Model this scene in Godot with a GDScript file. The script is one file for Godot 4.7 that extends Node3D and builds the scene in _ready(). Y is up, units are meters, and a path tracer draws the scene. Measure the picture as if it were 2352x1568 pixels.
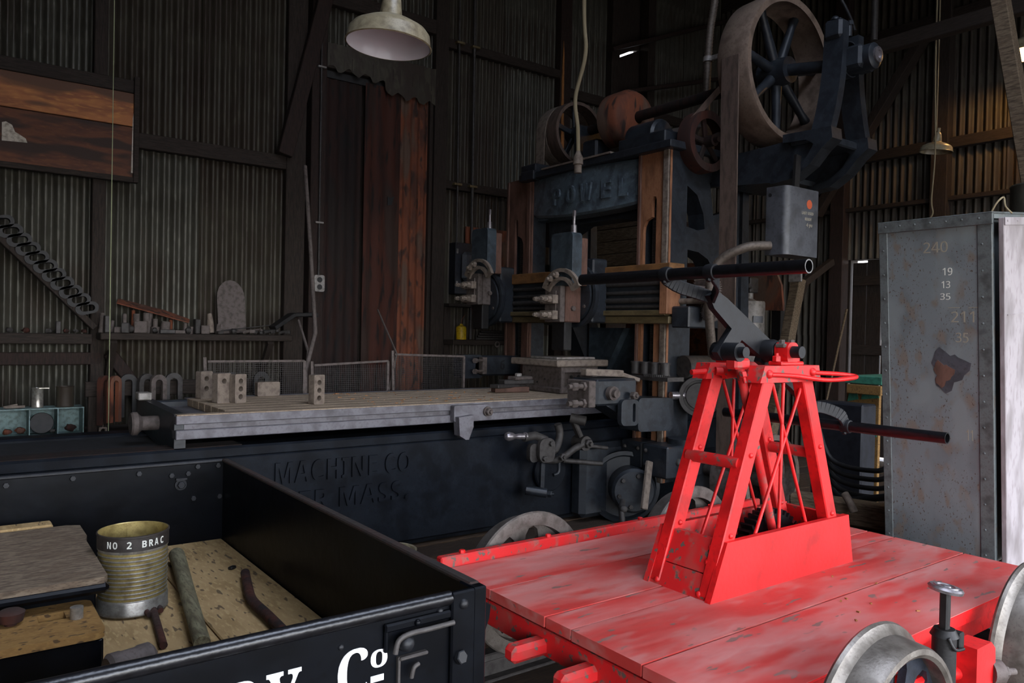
extends Node3D
# An old machine shop: metal planer, red pump handcar, black ore wagon, corrugated-iron walls. Units are metres, y is up.

var XF := Transform3D.IDENTITY
var M := {}
var used := {}
var rng := RandomNumberGenerator.new()

# ---------------------------------------------------------------- mesh helpers
func S() -> SurfaceTool:
	var s := SurfaceTool.new()
	s.begin(Mesh.PRIMITIVE_TRIANGLES)
	return s

func tri(s, a, b, c, na, nb, nc):
	a = XF * a; b = XF * b; c = XF * c
	na = (XF.basis * na).normalized(); nb = (XF.basis * nb).normalized(); nc = (XF.basis * nc).normalized()
	if (b - a).cross(c - a).dot(na + nb + nc) > 0.0:
		var t = b; b = c; c = t
		t = nb; nb = nc; nc = t
	s.set_normal(na); s.add_vertex(a)
	s.set_normal(nb); s.add_vertex(b)
	s.set_normal(nc); s.add_vertex(c)

func quad(s, a, b, c, d, n):
	tri(s, a, b, c, n, n, n)
	tri(s, a, c, d, n, n, n)

# box centred at c, chamfered by v
func bx(s, c, size, basis = Basis.IDENTITY, v = 0.0):
	var h = size * 0.5
	v = min(v, min(h.x, min(h.y, h.z)) * 0.9)
	for ax in 3:
		var u = (ax + 1) % 3
		var w = (ax + 2) % 3
		for sg in [-1.0, 1.0]:
			var p = []
			for k in [[-1, -1], [1, -1], [1, 1], [-1, 1]]:
				var q = Vector3.ZERO
				q[ax] = sg * h[ax]
				q[u] = k[0] * (h[u] - v)
				q[w] = k[1] * (h[w] - v)
				p.append(c + basis * q)
			var n = Vector3.ZERO
			n[ax] = sg
			quad(s, p[0], p[1], p[2], p[3], basis * n)
	if v <= 0.0:
		return
	for ax in 3:
		var u = (ax + 1) % 3
		var w = (ax + 2) % 3
		for su in [-1.0, 1.0]:
			for sw in [-1.0, 1.0]:
				var p = []
				for e in [[-1, 0], [1, 0], [1, 1], [-1, 1]]:
					var q = Vector3.ZERO
					q[ax] = e[0] * (h[ax] - v)
					q[u] = su * (h[u] - (v if e[1] == 0 else 0.0))
					q[w] = sw * (h[w] - (0.0 if e[1] == 0 else v))
					p.append(c + basis * q)
				var n = Vector3.ZERO
				n[u] = su; n[w] = sw
				quad(s, p[0], p[1], p[2], p[3], (basis * n).normalized())
	for sx in [-1.0, 1.0]:
		for sy in [-1.0, 1.0]:
			for sz in [-1.0, 1.0]:
				var n = Vector3(sx, sy, sz)
				var a = c + basis * (n * Vector3(h.x, h.y - v, h.z - v))
				var b = c + basis * (n * Vector3(h.x - v, h.y, h.z - v))
				var d = c + basis * (n * Vector3(h.x - v, h.y - v, h.z))
				var nn = (basis * n).normalized()
				tri(s, a, b, d, nn, nn, nn)

# box from its low and high corners
func bb(s, lo, hi, v = 0.0):
	bx(s, (lo + hi) * 0.5, (hi - lo).abs(), Basis.IDENTITY, v)

func across(d) -> Vector3:
	var r = Vector3.UP if abs(d.y) < 0.9 else Vector3.RIGHT
	return d.cross(r).normalized()

# bar of rectangular section w (sideways) by t (towards `up`) from a to b
func bar(s, a, b, w, t, up = Vector3.UP, v = 0.0):
	var y = (b - a).normalized()
	var x = y.cross(up)
	if x.length() < 0.01:
		x = across(y)
	x = x.normalized()
	var z = x.cross(y).normalized()
	bx(s, (a + b) * 0.5, Vector3(w, a.distance_to(b), t), Basis(x, y, z), v)

func cyl(s, a, b, ra, rb = -1.0, n = 18, cap = true):
	if rb < 0.0:
		rb = ra
	var d = (b - a).normalized()
	var u = across(d)
	var w = d.cross(u)
	var sl = (ra - rb) / max(a.distance_to(b), 1e-5)
	for i in n:
		var t0 = TAU * i / n
		var t1 = TAU * (i + 1) / n
		var e0 = u * cos(t0) + w * sin(t0)
		var e1 = u * cos(t1) + w * sin(t1)
		var n0 = (e0 + d * sl).normalized()
		var n1 = (e1 + d * sl).normalized()
		tri(s, a + e0 * ra, b + e0 * rb, b + e1 * rb, n0, n0, n1)
		tri(s, a + e0 * ra, b + e1 * rb, a + e1 * ra, n0, n1, n1)
		if cap:
			tri(s, a, a + e0 * ra, a + e1 * ra, -d, -d, -d)
			tri(s, b, b + e0 * rb, b + e1 * rb, d, d, d)

# profile: Vector2(radius, height along axis); edges sharper than ~35 degrees stay hard
func lathe(s, prof, base, axis, n = 28, t_from = 0.0, t_to = TAU):
	var d = axis.normalized()
	var u = across(d)
	var w = d.cross(u)
	var m = prof.size()
	var ns = []
	for i in m - 1:
		var e = prof[i + 1] - prof[i]
		ns.append(Vector2(e.y, -e.x).normalized())
	for i in m - 1:
		var e = prof[i + 1] - prof[i]
		if e.length() < 1e-6:
			continue
		var na = ns[i]
		var nb = ns[i]
		if i > 0 and ns[i - 1].dot(ns[i]) > 0.8:
			na = (ns[i] + ns[i - 1]).normalized()
		if i < m - 2 and ns[i + 1].dot(ns[i]) > 0.8:
			nb = (ns[i] + ns[i + 1]).normalized()
		for k in n:
			var t0 = lerp(t_from, t_to, float(k) / n)
			var t1 = lerp(t_from, t_to, float(k + 1) / n)
			var e0 = u * cos(t0) + w * sin(t0)
			var e1 = u * cos(t1) + w * sin(t1)
			var a0 = base + d * prof[i].y + e0 * prof[i].x
			var a1 = base + d * prof[i].y + e1 * prof[i].x
			var b0 = base + d * prof[i + 1].y + e0 * prof[i + 1].x
			var b1 = base + d * prof[i + 1].y + e1 * prof[i + 1].x
			var q0 = e0 * na.x + d * na.y
			var q1 = e1 * na.x + d * na.y
			var p0 = e0 * nb.x + d * nb.y
			var p1 = e1 * nb.x + d * nb.y
			tri(s, a0, b0, b1, q0, p0, p1)
			tri(s, a0, b1, a1, q0, p1, q1)

func smooth_path(pts, per = 6) -> Array:
	var out = []
	for i in pts.size() - 1:
		var p0 = pts[max(i - 1, 0)]
		var p3 = pts[min(i + 2, pts.size() - 1)]
		for k in per:
			out.append(pts[i].cubic_interpolate(pts[i + 1], p0, p3, float(k) / per))
	out.append(pts[pts.size() - 1])
	return out

func tube(s, pts, r, n = 10, cap = true):
	var rings = []
	var u = Vector3.ZERO
	for i in pts.size():
		var d = (pts[min(i + 1, pts.size() - 1)] - pts[max(i - 1, 0)]).normalized()
		if i == 0:
			u = across(d)
		else:
			u = (u - d * u.dot(d)).normalized()
		var w = d.cross(u)
		var rr = r[i] if r is Array else r
		var ring = []
		for k in n:
			var e = u * cos(TAU * k / n) + w * sin(TAU * k / n)
			ring.append([pts[i] + e * rr, e])
		rings.append(ring)
	for i in pts.size() - 1:
		for k in n:
			var a = rings[i][k]; var b = rings[i + 1][k]
			var c = rings[i + 1][(k + 1) % n]; var d = rings[i][(k + 1) % n]
			tri(s, a[0], b[0], c[0], a[1], b[1], c[1])
			tri(s, a[0], c[0], d[0], a[1], c[1], d[1])
	if cap:
		for e in [0, pts.size() - 1]:
			var f = 1 if e == 0 else e - 1
			var d = (pts[e] - pts[f]).normalized()
			for k in n:
				tri(s, pts[e], rings[e][k][0], rings[e][(k + 1) % n][0], d, d, d)

# polygon (2D, with holes) in the plane o + x*ax + y*ay, extruded by t along ax x ay, half to each side
func plate(s, poly, o, ax, ay, t, holes = [], smooth = false):
	var nz = ax.cross(ay).normalized()
	var loops = [poly]
	for h in holes:
		loops.append(h)
	var ring = PackedVector2Array(poly)
	if Geometry2D.is_polygon_clockwise(ring):
		ring.reverse()
	for h in holes:
		var hh = PackedVector2Array(h)
		if not Geometry2D.is_polygon_clockwise(hh):
			hh.reverse()
		var best = 1e9
		var bi = 0
		var bj = 0
		for i in ring.size():
			for j in hh.size():
				var dd = ring[i].distance_squared_to(hh[j])
				if dd < best:
					best = dd; bi = i; bj = j
		var nr = PackedVector2Array()
		for i in ring.size():
			nr.append(ring[i])
			if i == bi:
				for j in hh.size() + 1:
					nr.append(hh[(bj + j) % hh.size()])
				nr.append(ring[i])
		ring = nr
	var idx = Geometry2D.triangulate_polygon(ring)
	for i in range(0, idx.size(), 3):
		for sg in [-0.5, 0.5]:
			var p = []
			for k in 3:
				var q = ring[idx[i + k]]
				p.append(o + ax * q.x + ay * q.y + nz * (t * sg))
			tri(s, p[0], p[1], p[2], nz * sg, nz * sg, nz * sg)
	for li in loops.size():
		var lp = PackedVector2Array(loops[li])
		var cw = Geometry2D.is_polygon_clockwise(lp)
		var sgn = 1.0 if (cw == (li > 0)) else -1.0
		var m = lp.size()
		var en = []
		for i in m:
			var e = lp[(i + 1) % m] - lp[i]
			en.append(Vector2(e.y, -e.x).normalized() * sgn)
		for i in m:
			var a = lp[i]; var b = lp[(i + 1) % m]
			var na = en[i]; var nb = en[i]
			if smooth or m > 16:
				if en[(i + m - 1) % m].dot(en[i]) > 0.7:
					na = (en[i] + en[(i + m - 1) % m]).normalized()
				if en[(i + 1) % m].dot(en[i]) > 0.7:
					nb = (en[i] + en[(i + 1) % m]).normalized()
			var A = o + ax * a.x + ay * a.y; var B = o + ax * b.x + ay * b.y
			var NA = ax * na.x + ay * na.y; var NB = ax * nb.x + ay * nb.y
			var hz = nz * t * 0.5
			tri(s, A - hz, B - hz, B + hz, NA, NB, NB)
			tri(s, A - hz, B + hz, A + hz, NA, NB, NA)

func circ(c, r, n = 16, ry = -1.0) -> Array:
	var p = []
	for i in n:
		p.append(c + Vector2(cos(TAU * i / n) * r, sin(TAU * i / n) * (r if ry < 0.0 else ry)))
	return p

func slot(a, b, r, n = 6) -> Array:
	var p = []
	var d = (b - a).angle()
	for i in n + 1:
		p.append(a + Vector2.from_angle(d + PI / 2 + PI * i / n) * r)
	for i in n + 1:
		p.append(b + Vector2.from_angle(d - PI / 2 + PI * i / n) * r)
	return p

func rrect(lo, hi, r, n = 4) -> Array:
	var p = []
	for k in [[hi.x - r, hi.y - r, 0.0], [lo.x + r, hi.y - r, PI / 2], [lo.x + r, lo.y + r, PI], [hi.x - r, lo.y + r, PI * 1.5]]:
		for i in n + 1:
			p.append(Vector2(k[0], k[1]) + Vector2.from_angle(k[2] + PI / 2 * i / n) * r)
	return p

func gear2d(r, teeth, depth) -> Array:
	var p = []
	for i in teeth:
		for k in [[0.0, -depth], [0.22, -depth], [0.36, 0.0], [0.62, 0.0], [0.78, -depth]]:
			p.append(Vector2.from_angle(TAU * (i + k[0]) / teeth) * (r + k[1]))
	return p

# hexagon nut or bolt head with a stub of thread, sitting on p and pointing along d
func nut(s, p, d, r, h = -1.0, stub = 0.0):
	if h < 0.0:
		h = r * 1.1
	d = d.normalized()
	var u = across(d)
	var w = d.cross(u)
	for i in 6:
		var e0 = u * cos(TAU * i / 6) + w * sin(TAU * i / 6)
		var e1 = u * cos(TAU * (i + 1) / 6) + w * sin(TAU * (i + 1) / 6)
		var nn = (e0 + e1).normalized()
		quad(s, p + e0 * r, p + e1 * r, p + e1 * r + d * h * 0.85, p + e0 * r + d * h * 0.85, nn)
		quad(s, p + e0 * r + d * h * 0.85, p + e1 * r + d * h * 0.85, p + e1 * r * 0.85 + d * h, p + e0 * r * 0.85 + d * h, (nn + d).normalized())
		tri(s, p + d * h, p + e0 * r * 0.85 + d * h, p + e1 * r * 0.85 + d * h, d, d, d)
	if stub > 0.0:
		cyl(s, p + d * h, p + d * (h + stub), r * 0.5, r * 0.42, 10)

func dome(s, p, d, r, h = -1.0, n = 12):
	if h < 0.0:
		h = r * 0.6
	var prof = []
	for i in 5:
		var t = PI / 2 * i / 4
		prof.append(Vector2(r * cos(t), h * sin(t)))
	lathe(s, prof, p, d, n)

# threaded rod: a screw of shallow ridges
func screw(s, a, b, r, pitch = 0.012):
	var len = a.distance_to(b)
	var n = int(len / pitch)
	var prof = [Vector2(0, 0)]
	for i in n:
		prof.append(Vector2(r, i * pitch))
		prof.append(Vector2(r * 0.8, (i + 0.5) * pitch))
	prof.append(Vector2(r, len))
	prof.append(Vector2(0, len))
	lathe(s, prof, a, b - a, 12)

# ---------------------------------------------------------------- object helpers
func numbered(called) -> String:
	if not used.has(called):
		used[called] = 0
		return called
	used[called] += 1
	return "%s_%03d" % [called, used[called]]

func thing(called, label, category, at = Vector3.ZERO, group = ""):
	var o := Node3D.new()
	o.name = numbered(called)
	add_child(o)
	o.position = at
	o.set_meta("label", label); o.set_meta("category", category)
	if group != "":
		o.set_meta("group", group)
	return o

func part(parent, called, s, m, label = ""):
	var o := MeshInstance3D.new()
	o.name = called
	s.index()
	o.mesh = s.commit()
	o.material_override = m
	o.cast_shadow = GeometryInstance3D.SHADOW_CASTING_SETTING_ON
	if parent != self and parent.get_parent() == self and not (parent is MeshInstance3D):
		o.position = -parent.position
	if label != "":
		o.set_meta("label", label)
	parent.add_child(o, true)
	return o

# a thing that is one mesh, built around its own base
func solo(called, s, m, label, category, at, group = ""):
	var o = thing(called, label, category, at, group)
	part(o, "body", s, m)
	return o

# nuts and domes, each a mesh of its own: [point, direction, radius, height, stub]
func nuts(parent, called, m, list):
	for q in list:
		var s = S()
		nut(s, q[0], q[1], q[2], q[3] if q.size() > 3 else -1.0, q[4] if q.size() > 4 else 0.0)
		part(parent, called, s, m)

func domes(parent, called, m, list):
	for q in list:
		var s = S()
		dome(s, q[0], q[1], q[2], q[3] if q.size() > 3 else -1.0, 10)
		part(parent, called, s, m)

func struct(called, at = Vector3.ZERO):
	var o := Node3D.new()
	o.name = called
	o.set_meta("kind", "structure")
	add_child(o)
	o.position = at
	return o

# raised lettering; the text runs along `right`, stands up along `up`, sticks out along right x up
func letters(parent, called, text, at, right, up, size, depth, m, serif = false, bold = true, squeeze = 1.0):
	var f := SystemFont.new()
	f.font_names = PackedStringArray(["Droid Serif" if serif else "Droid Sans"])
	f.font_weight = 700 if bold else 400
	var t := TextMesh.new()
	t.text = text
	t.font = f
	t.font_size = 64
	t.pixel_size = size / 64.0 * 1.37
	t.depth = depth
	t.horizontal_alignment = HORIZONTAL_ALIGNMENT_LEFT
	t.vertical_alignment = VERTICAL_ALIGNMENT_CENTER
	t.curve_step = 1.0
	var o := MeshInstance3D.new()
	o.name = called
	o.mesh = t
	o.material_override = m
	var off = Vector3.ZERO
	if parent.get_parent() == self and not (parent is MeshInstance3D):
		off = -parent.position
	o.transform = Transform3D(Basis(right * squeeze, up, right.cross(up)), at + off)
	parent.add_child(o, true)
	return o

# ---------------------------------------------------------------- materials
func noise(seed_, freq, oct = 4, type = FastNoiseLite.TYPE_SIMPLEX_SMOOTH) -> FastNoiseLite:
	var f := FastNoiseLite.new()
	f.seed = seed_; f.frequency = freq; f.noise_type = type
	f.fractal_type = FastNoiseLite.FRACTAL_FBM; f.fractal_octaves = oct
	return f

# layers: [[seed, freq, octaves, low, high, colour], ...]: each noise, where it lies between low and high, fades the colour in
func tex(base, layers, size = 512) -> ImageTexture:
	var img := Image.create(size, size, false, Image.FORMAT_RGB8)
	var bytes := PackedByteArray()
	bytes.resize(size * size * 3)
	var r := PackedFloat32Array(); var g := PackedFloat32Array(); var b := PackedFloat32Array()
	r.resize(size * size); g.resize(size * size); b.resize(size * size)
	r.fill(base.r); g.fill(base.g); b.fill(base.b)
	for L in layers:
		var d: PackedByteArray = noise(L[0], L[1], L[2]).get_seamless_image(size, size).get_data()
		var lo: float = L[3] * 255.0
		var k: float = 1.0 / ((L[4] - L[3]) * 255.0)
		var c: Color = L[5]
		var al: float = c.a
		for i in size * size:
			var t: float = clampf((d[i] - lo) * k, 0.0, 1.0) * al
			if t > 0.0:
				r[i] += (c.r - r[i]) * t
				g[i] += (c.g - g[i]) * t
				b[i] += (c.b - b[i]) * t
	for i in size * size:
		bytes[i * 3] = int(r[i] * 255.0)
		bytes[i * 3 + 1] = int(g[i] * 255.0)
		bytes[i * 3 + 2] = int(b[i] * 255.0)
	img.set_data(size, size, false, Image.FORMAT_RGB8, bytes)
	return ImageTexture.create_from_image(img)

func bump(seed_, freq, oct, strength, size = 512) -> ImageTexture:
	var im: Image = noise(seed_, freq, oct).get_seamless_image(size, size)
	im.convert(Image.FORMAT_RGB8)
	im.bump_map_to_normal_map(strength)
	return ImageTexture.create_from_image(im)

func mat(key, color, rough = 0.7, metal = 0.0, t = null, sc = Vector3.ONE, nm = null, ns = 0.5):
	var m := StandardMaterial3D.new()
	m.albedo_color = color
	m.roughness = rough
	m.metallic = metal
	m.uv1_triplanar = true
	m.uv1_world_triplanar = true
	m.uv1_triplanar_sharpness = 6.0
	m.uv1_scale = sc
	if t:
		m.albedo_texture = t
	if nm:
		m.normal_enabled = true
		m.normal_texture = nm
		m.normal_scale = ns
	M[key] = m
	return m

func C(h) -> Color:
	return Color.html(h)

func make_materials():
	var grime = tex(Color(0.92, 0.92, 0.92), [[3, 0.008, 5, 0.42, 0.9, Color(0.68, 0.67, 0.66)], [4, 0.05, 3, 0.58, 0.85, Color(0.72, 0.7, 0.69, 0.6)]])
	var cloud = tex(Color(0.78, 0.8, 0.84), [[7, 0.006, 4, 0.4, 0.75, Color(0.6, 0.61, 0.65)], [8, 0.01, 3, 0.58, 0.85, Color(0.95, 0.97, 1.0, 0.6)], [9, 0.06, 2, 0.62, 0.85, Color(0.62, 0.58, 0.56, 0.5)]])
	var grain = tex(Color(0.85, 0.83, 0.8), [[11, 0.03, 5, 0.4, 0.8, Color(0.58, 0.54, 0.5)], [12, 0.012, 3, 0.5, 0.8, Color(0.68, 0.63, 0.58, 0.7)], [13, 0.1, 2, 0.62, 0.8, Color(0.46, 0.42, 0.4, 0.6)]])
	var rust = tex(C("8a5138"), [[21, 0.008, 4, 0.42, 0.75, C("5e3c30")], [22, 0.03, 4, 0.55, 0.8, C("94583a")], [23, 0.02, 3, 0.62, 0.8, C("3a2a24")], [24, 0.006, 3, 0.6, 0.8, C("6f5c50")]])
	var galv = tex(C("605e55"), [[31, 0.01, 4, 0.4, 0.75, C("504d44")], [32, 0.04, 3, 0.5, 0.75, C("6c6a60")], [33, 0.006, 3, 0.6, 0.8, C("4e443a")]])
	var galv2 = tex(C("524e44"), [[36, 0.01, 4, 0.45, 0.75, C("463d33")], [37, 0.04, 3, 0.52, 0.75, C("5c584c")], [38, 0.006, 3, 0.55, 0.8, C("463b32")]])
	var redworn = tex(C("c41a1c"), [[41, 0.006, 4, 0.5, 0.75, C("b03430")], [42, 0.015, 4, 0.62, 0.8, C("a04a42")], [43, 0.03, 4, 0.73, 0.77, C("5c5048")]])
	var deckred = tex(C("bb3833"), [[46, 0.004, 4, 0.3, 0.7, C("c07c76")], [47, 0.008, 4, 0.5, 0.85, C("bc3a34")], [48, 0.02, 4, 0.785, 0.81, C("7c6058")], [49, 0.012, 3, 0.5, 0.85, C("b8706a")]], 1024)
	var cab = tex(C("737a7c"), [[51, 0.006, 4, 0.45, 0.75, C("686e70")], [52, 0.012, 4, 0.6, 0.8, C("746c64")], [53, 0.09, 3, 0.75, 0.79, C("4d4137")], [54, 0.004, 3, 0.55, 0.8, C("7b8283")]], 1024)
	var dust = tex(C("ab9b88"), [[61, 0.008, 4, 0.42, 0.75, C("938472")], [62, 0.04, 4, 0.52, 0.75, C("b6a692")], [63, 0.1, 2, 0.64, 0.8, C("7c6e60")]])
	var planks = tex(C("a8683a"), [[66, 0.012, 4, 0.42, 0.75, C("8a5230")], [67, 0.04, 4, 0.55, 0.85, C("b5763e")], [68, 0.005, 3, 0.55, 0.72, C("5a3a26")]])
	var tan_ = tex(C("9c8158"), [[71, 0.01, 4, 0.42, 0.75, C("8a7048")], [72, 0.05, 3, 0.55, 0.8, C("a78d62")], [73, 0.03, 2, 0.76, 0.8, C("5c4a32")]])
	var n_fine = bump(81, 0.06, 4, 2.0)
	var n_cast = bump(82, 0.02, 4, 2.0)
	var n_wood = bump(83, 0.04, 5, 3.0)

	mat("bed", C("1f2329"), 0.5, 0.0, cloud, Vector3.ONE * 1.3, n_cast, 0.35)
	mat("cast", C("35393d"), 0.42, 0.0, cloud, Vector3.ONE * 2.5, n_cast, 0.3)
	mat("cast_light", C("4e585c"), 0.42, 0.0, cloud, Vector3.ONE * 2.0, n_cast, 0.3)
	mat("sign_cast", C("78868b"), 0.3, 0.15, cloud, Vector3.ONE * 2.2, n_cast, 0.25)
	mat("table_steel", C("7d7a80"), 0.55, 0.25, grime, Vector3.ONE * 1.6, n_fine, 0.15)
	mat("table_top", C("f4ece4"), 0.9, 0.0, dust, Vector3(0.8, 2.0, 3.0), n_fine, 0.3)
	mat("dusty", C("8a7c70"), 0.85, 0.0, grime, Vector3.ONE * 3.0, n_fine, 0.3)
	mat("dusty_iron", C("6a5f5a"), 0.75, 0.1, grime, Vector3.ONE * 4.0, n_fine, 0.3)
	mat("iron", C("4a4644"), 0.6, 0.3, grime, Vector3.ONE * 4.0, n_fine, 0.3)
	mat("iron_dark", C("211f1f"), 0.55, 0.2, grime, Vector3.ONE * 4.0, n_fine, 0.3)
	mat("primer", C("a4704f"), 0.7, 0.0, grime, Vector3(2.0, 0.7, 2.0), n_fine, 0.2)
	mat("primer_dull", C("6f4f42"), 0.7, 0.0, grime, Vector3(2.0, 0.7, 2.0), n_fine, 0.2)
	mat("ochre", C("8a6036"), 0.7, 0.0, grime, Vector3(2.0, 2.0, 1.0), n_fine, 0.2)
	mat("way_brass", C("7d6d4d"), 0.55, 0.3, grime, Vector3(3.0, 3.0, 1.0), n_fine, 0.2)
	mat("bright_steel", C("b4aeb2"), 0.35, 0.8, grime, Vector3.ONE * 5.0)
	mat("rust", C("d8ccc4"), 0.85, 0.0, rust, Vector3(0.9, 0.3, 0.9), n_fine, 0.4)
	mat("rust_dark", C("7c6862"), 0.85, 0.0, rust, Vector3(1.0, 0.15, 1.0), n_fine, 0.4)
	mat("rust_dim", C("4c423e"), 0.85, 0.0, rust, Vector3(1.2, 0.15, 1.2), n_fine, 0.4)
	mat("galv", C("c8c6c2"), 0.5, 0.25, galv, Vector3(0.45, 0.2, 0.45), n_fine, 0.25)
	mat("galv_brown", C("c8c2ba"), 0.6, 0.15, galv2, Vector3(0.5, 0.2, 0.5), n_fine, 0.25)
	mat("timber_y", C("3a2f28"), 0.85, 0.0, grain, Vector3(4.0, 0.4, 4.0), n_wood, 0.5)
	mat("timber_x", C("3a2f28"), 0.85, 0.0, grain, Vector3(0.4, 4.0, 4.0), n_wood, 0.5)
	mat("timber_z", C("3a2f28"), 0.85, 0.0, grain, Vector3(4.0, 4.0, 0.4), n_wood, 0.5)
	mat("timber_red", C("38261f"), 0.85, 0.0, grain, Vector3(4.0, 0.5, 4.0), n_wood, 0.5)
	mat("raw_wood", C("c98d52"), 0.8, 0.0, grain, Vector3(6.0, 0.4, 6.0), n_wood, 0.4)
	mat("old_plank_x", C("84745f"), 0.85, 0.0, grain, Vector3(0.5, 4.0, 4.0), n_wood, 0.5)
	mat("old_plank_z", C("84745f"), 0.85, 0.0, grain, Vector3(4.0, 4.0, 0.5), n_wood, 0.5)
	mat("sign_plank", Color.WHITE, 0.7, 0.0, planks, Vector3(0.35, 1.6, 1.6), n_wood, 0.3)
	mat("sign_plank_dark", C("8f8078"), 0.7, 0.0, planks, Vector3(0.45, 1.9, 1.9), n_wood, 0.3)
	mat("paper", C("cfc4b4"), 0.9, 0.0, grime, Vector3.ONE * 5.0)
	mat("floor_board", C("5a4632"), 0.85, 0.0, grain, Vector3(0.4, 3.0, 4.0), n_wood, 0.5)
	mat("floor_board_b", C("48382a"), 0.85, 0.0, grain, Vector3(0.5, 3.0, 4.6), n_wood, 0.5)
	mat("red", C("e8181a"), 0.5, 0.0, grime, Vector3.ONE * 1.1, n_fine, 0.12)
	mat("red_worn", Color.WHITE, 0.55, 0.0, redworn, Vector3.ONE * 1.6, n_fine, 0.15)
	mat("deck", Color.WHITE, 0.6, 0.0, deckred, Vector3(0.22, 0.8, 0.7), n_fine, 0.2)
	mat("deck_b", C("f4ecea"), 0.6, 0.0, deckred, Vector3(0.27, 0.9, 0.8), n_fine, 0.2)
	mat("wheel_steel", C("7d766e"), 0.38, 0.5, grime, Vector3.ONE * 3.0, n_fine, 0.2)
	mat("wheel_dull", C("6e6660"), 0.6, 0.3, grime, Vector3.ONE * 3.0, n_fine, 0.2)
	mat("wheel_blue", C("353a44"), 0.4, 0.2, grime, Vector3.ONE * 4.0, n_fine, 0.2)
	mat("black_gloss", C("17171a"), 0.28, 0.1, grime, Vector3.ONE * 6.0, n_cast, 0.5)
	mat("black_iron", C("1a1b1f"), 0.55, 0.2, cloud, Vector3.ONE * 5.0, n_fine, 0.3)
	mat("wagon_black", C("0d0f13"), 0.36, 0.0, cloud, Vector3.ONE * 1.5, n_cast, 0.15)
	mat("wagon_floor", Color.WHITE, 0.85, 0.0, tan_, Vector3(3.0, 3.0, 0.8), n_wood, 0.3)
	mat("white_paint", C("e6e6e8"), 0.6)
	mat("worn_tread", C("8b7c6a"), 0.8, 0.0, grain, Vector3(1.2, 4.0, 5.0), n_wood, 0.3)
	mat("tan_tread", C("d8c49c"), 0.8, 0.0, tan_, Vector3(2.0, 4.0, 4.0), n_wood, 0.3)
	mat("tin", C("bdb8ae"), 0.3, 0.65, grime, Vector3.ONE * 6.0)
	mat("tin_gold", C("b8a468"), 0.35, 0.5, grime, Vector3.ONE * 6.0)
	mat("tin_band", C("3c3530"), 0.6, 0.2, grime, Vector3.ONE * 8.0)
	mat("cabinet", Color.WHITE, 0.45, 0.15, cab, Vector3(0.9, 0.5, 0.9), n_fine, 0.1)
	mat("cabinet_edge", C("6a7070"), 0.5, 0.15, grime, Vector3.ONE * 3.0)
	mat("cabinet_white", C("b0a7aa"), 0.55, 0.0, grime, Vector3(1.5, 0.5, 1.5))
	mat("cabinet_base", C("8c8578"), 0.7, 0.0, grime, Vector3(1.5, 0.5, 1.5))
	mat("chalk", C("d2d2c8"), 0.95)
	mat("chalk_dim", C("8f8878"), 0.95)
	mat("box_grey", C("56585e"), 0.45, 0.2, grime, Vector3.ONE * 1.2, n_fine, 0.1)
	mat("box_dark", C("2b2d35"), 0.5, 0.2, grime, Vector3.ONE * 3.0)
	mat("enamel_out", C("a89c80"), 0.35, 0.0, grime, Vector3.ONE * 4.0)
	mat("enamel_in", C("e2dce0"), 0.15)
	mat("green_paint", C("3f8a72"), 0.7, 0.0, grime, Vector3.ONE * 4.0)
	mat("mint_paint", C("86a09e"), 0.6, 0.0, grime, Vector3.ONE * 5.0)
	mat("yellow", C("d8b312"), 0.5, 0.0, grime, Vector3.ONE * 8.0)
	mat("rope", C("8a7d62"), 0.9)
	mat("string", C("9aa079"), 0.9)
	mat("rubber", C("121213"), 0.6)
	mat("belt_leather", C("66544a"), 0.85, 0.0, grime, Vector3(4.0, 1.0, 4.0))
	mat("handle_green", C("8c8a70"), 0.7, 0.0, grain, Vector3(4.0, 4.0, 0.6))
	mat("dusty_rim", C("7d6a5c"), 0.85, 0.0, grime, Vector3.ONE * 1.5)
	mat("flex", C("6d6259"), 0.55, 0.4, grime, Vector3.ONE * 8.0)
	mat("canister", C("9b9590"), 0.5, 0.1, grime, Vector3.ONE * 4.0)
	mat("orange_mark", C("b5502c"), 0.7)
	mat("ground", C("8a8276"), 0.95, 0.0, grime, Vector3.ONE * 0.4)
	dull(["wagon_black", "bed"], 0.25)
	mat("moss_tarp", C("24262a"), 0.8, 0.0, grime, Vector3.ONE * 3.0, n_fine, 0.6)

func dull(keys, v):
	for k in keys:
		M[k].metallic_specular = v

func lit(key, color, energy):
	var m = mat(key, color, 0.5)
	m.emission_enabled = true
	m.emission = color
	m.emission_energy_multiplier = energy
	return m

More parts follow.
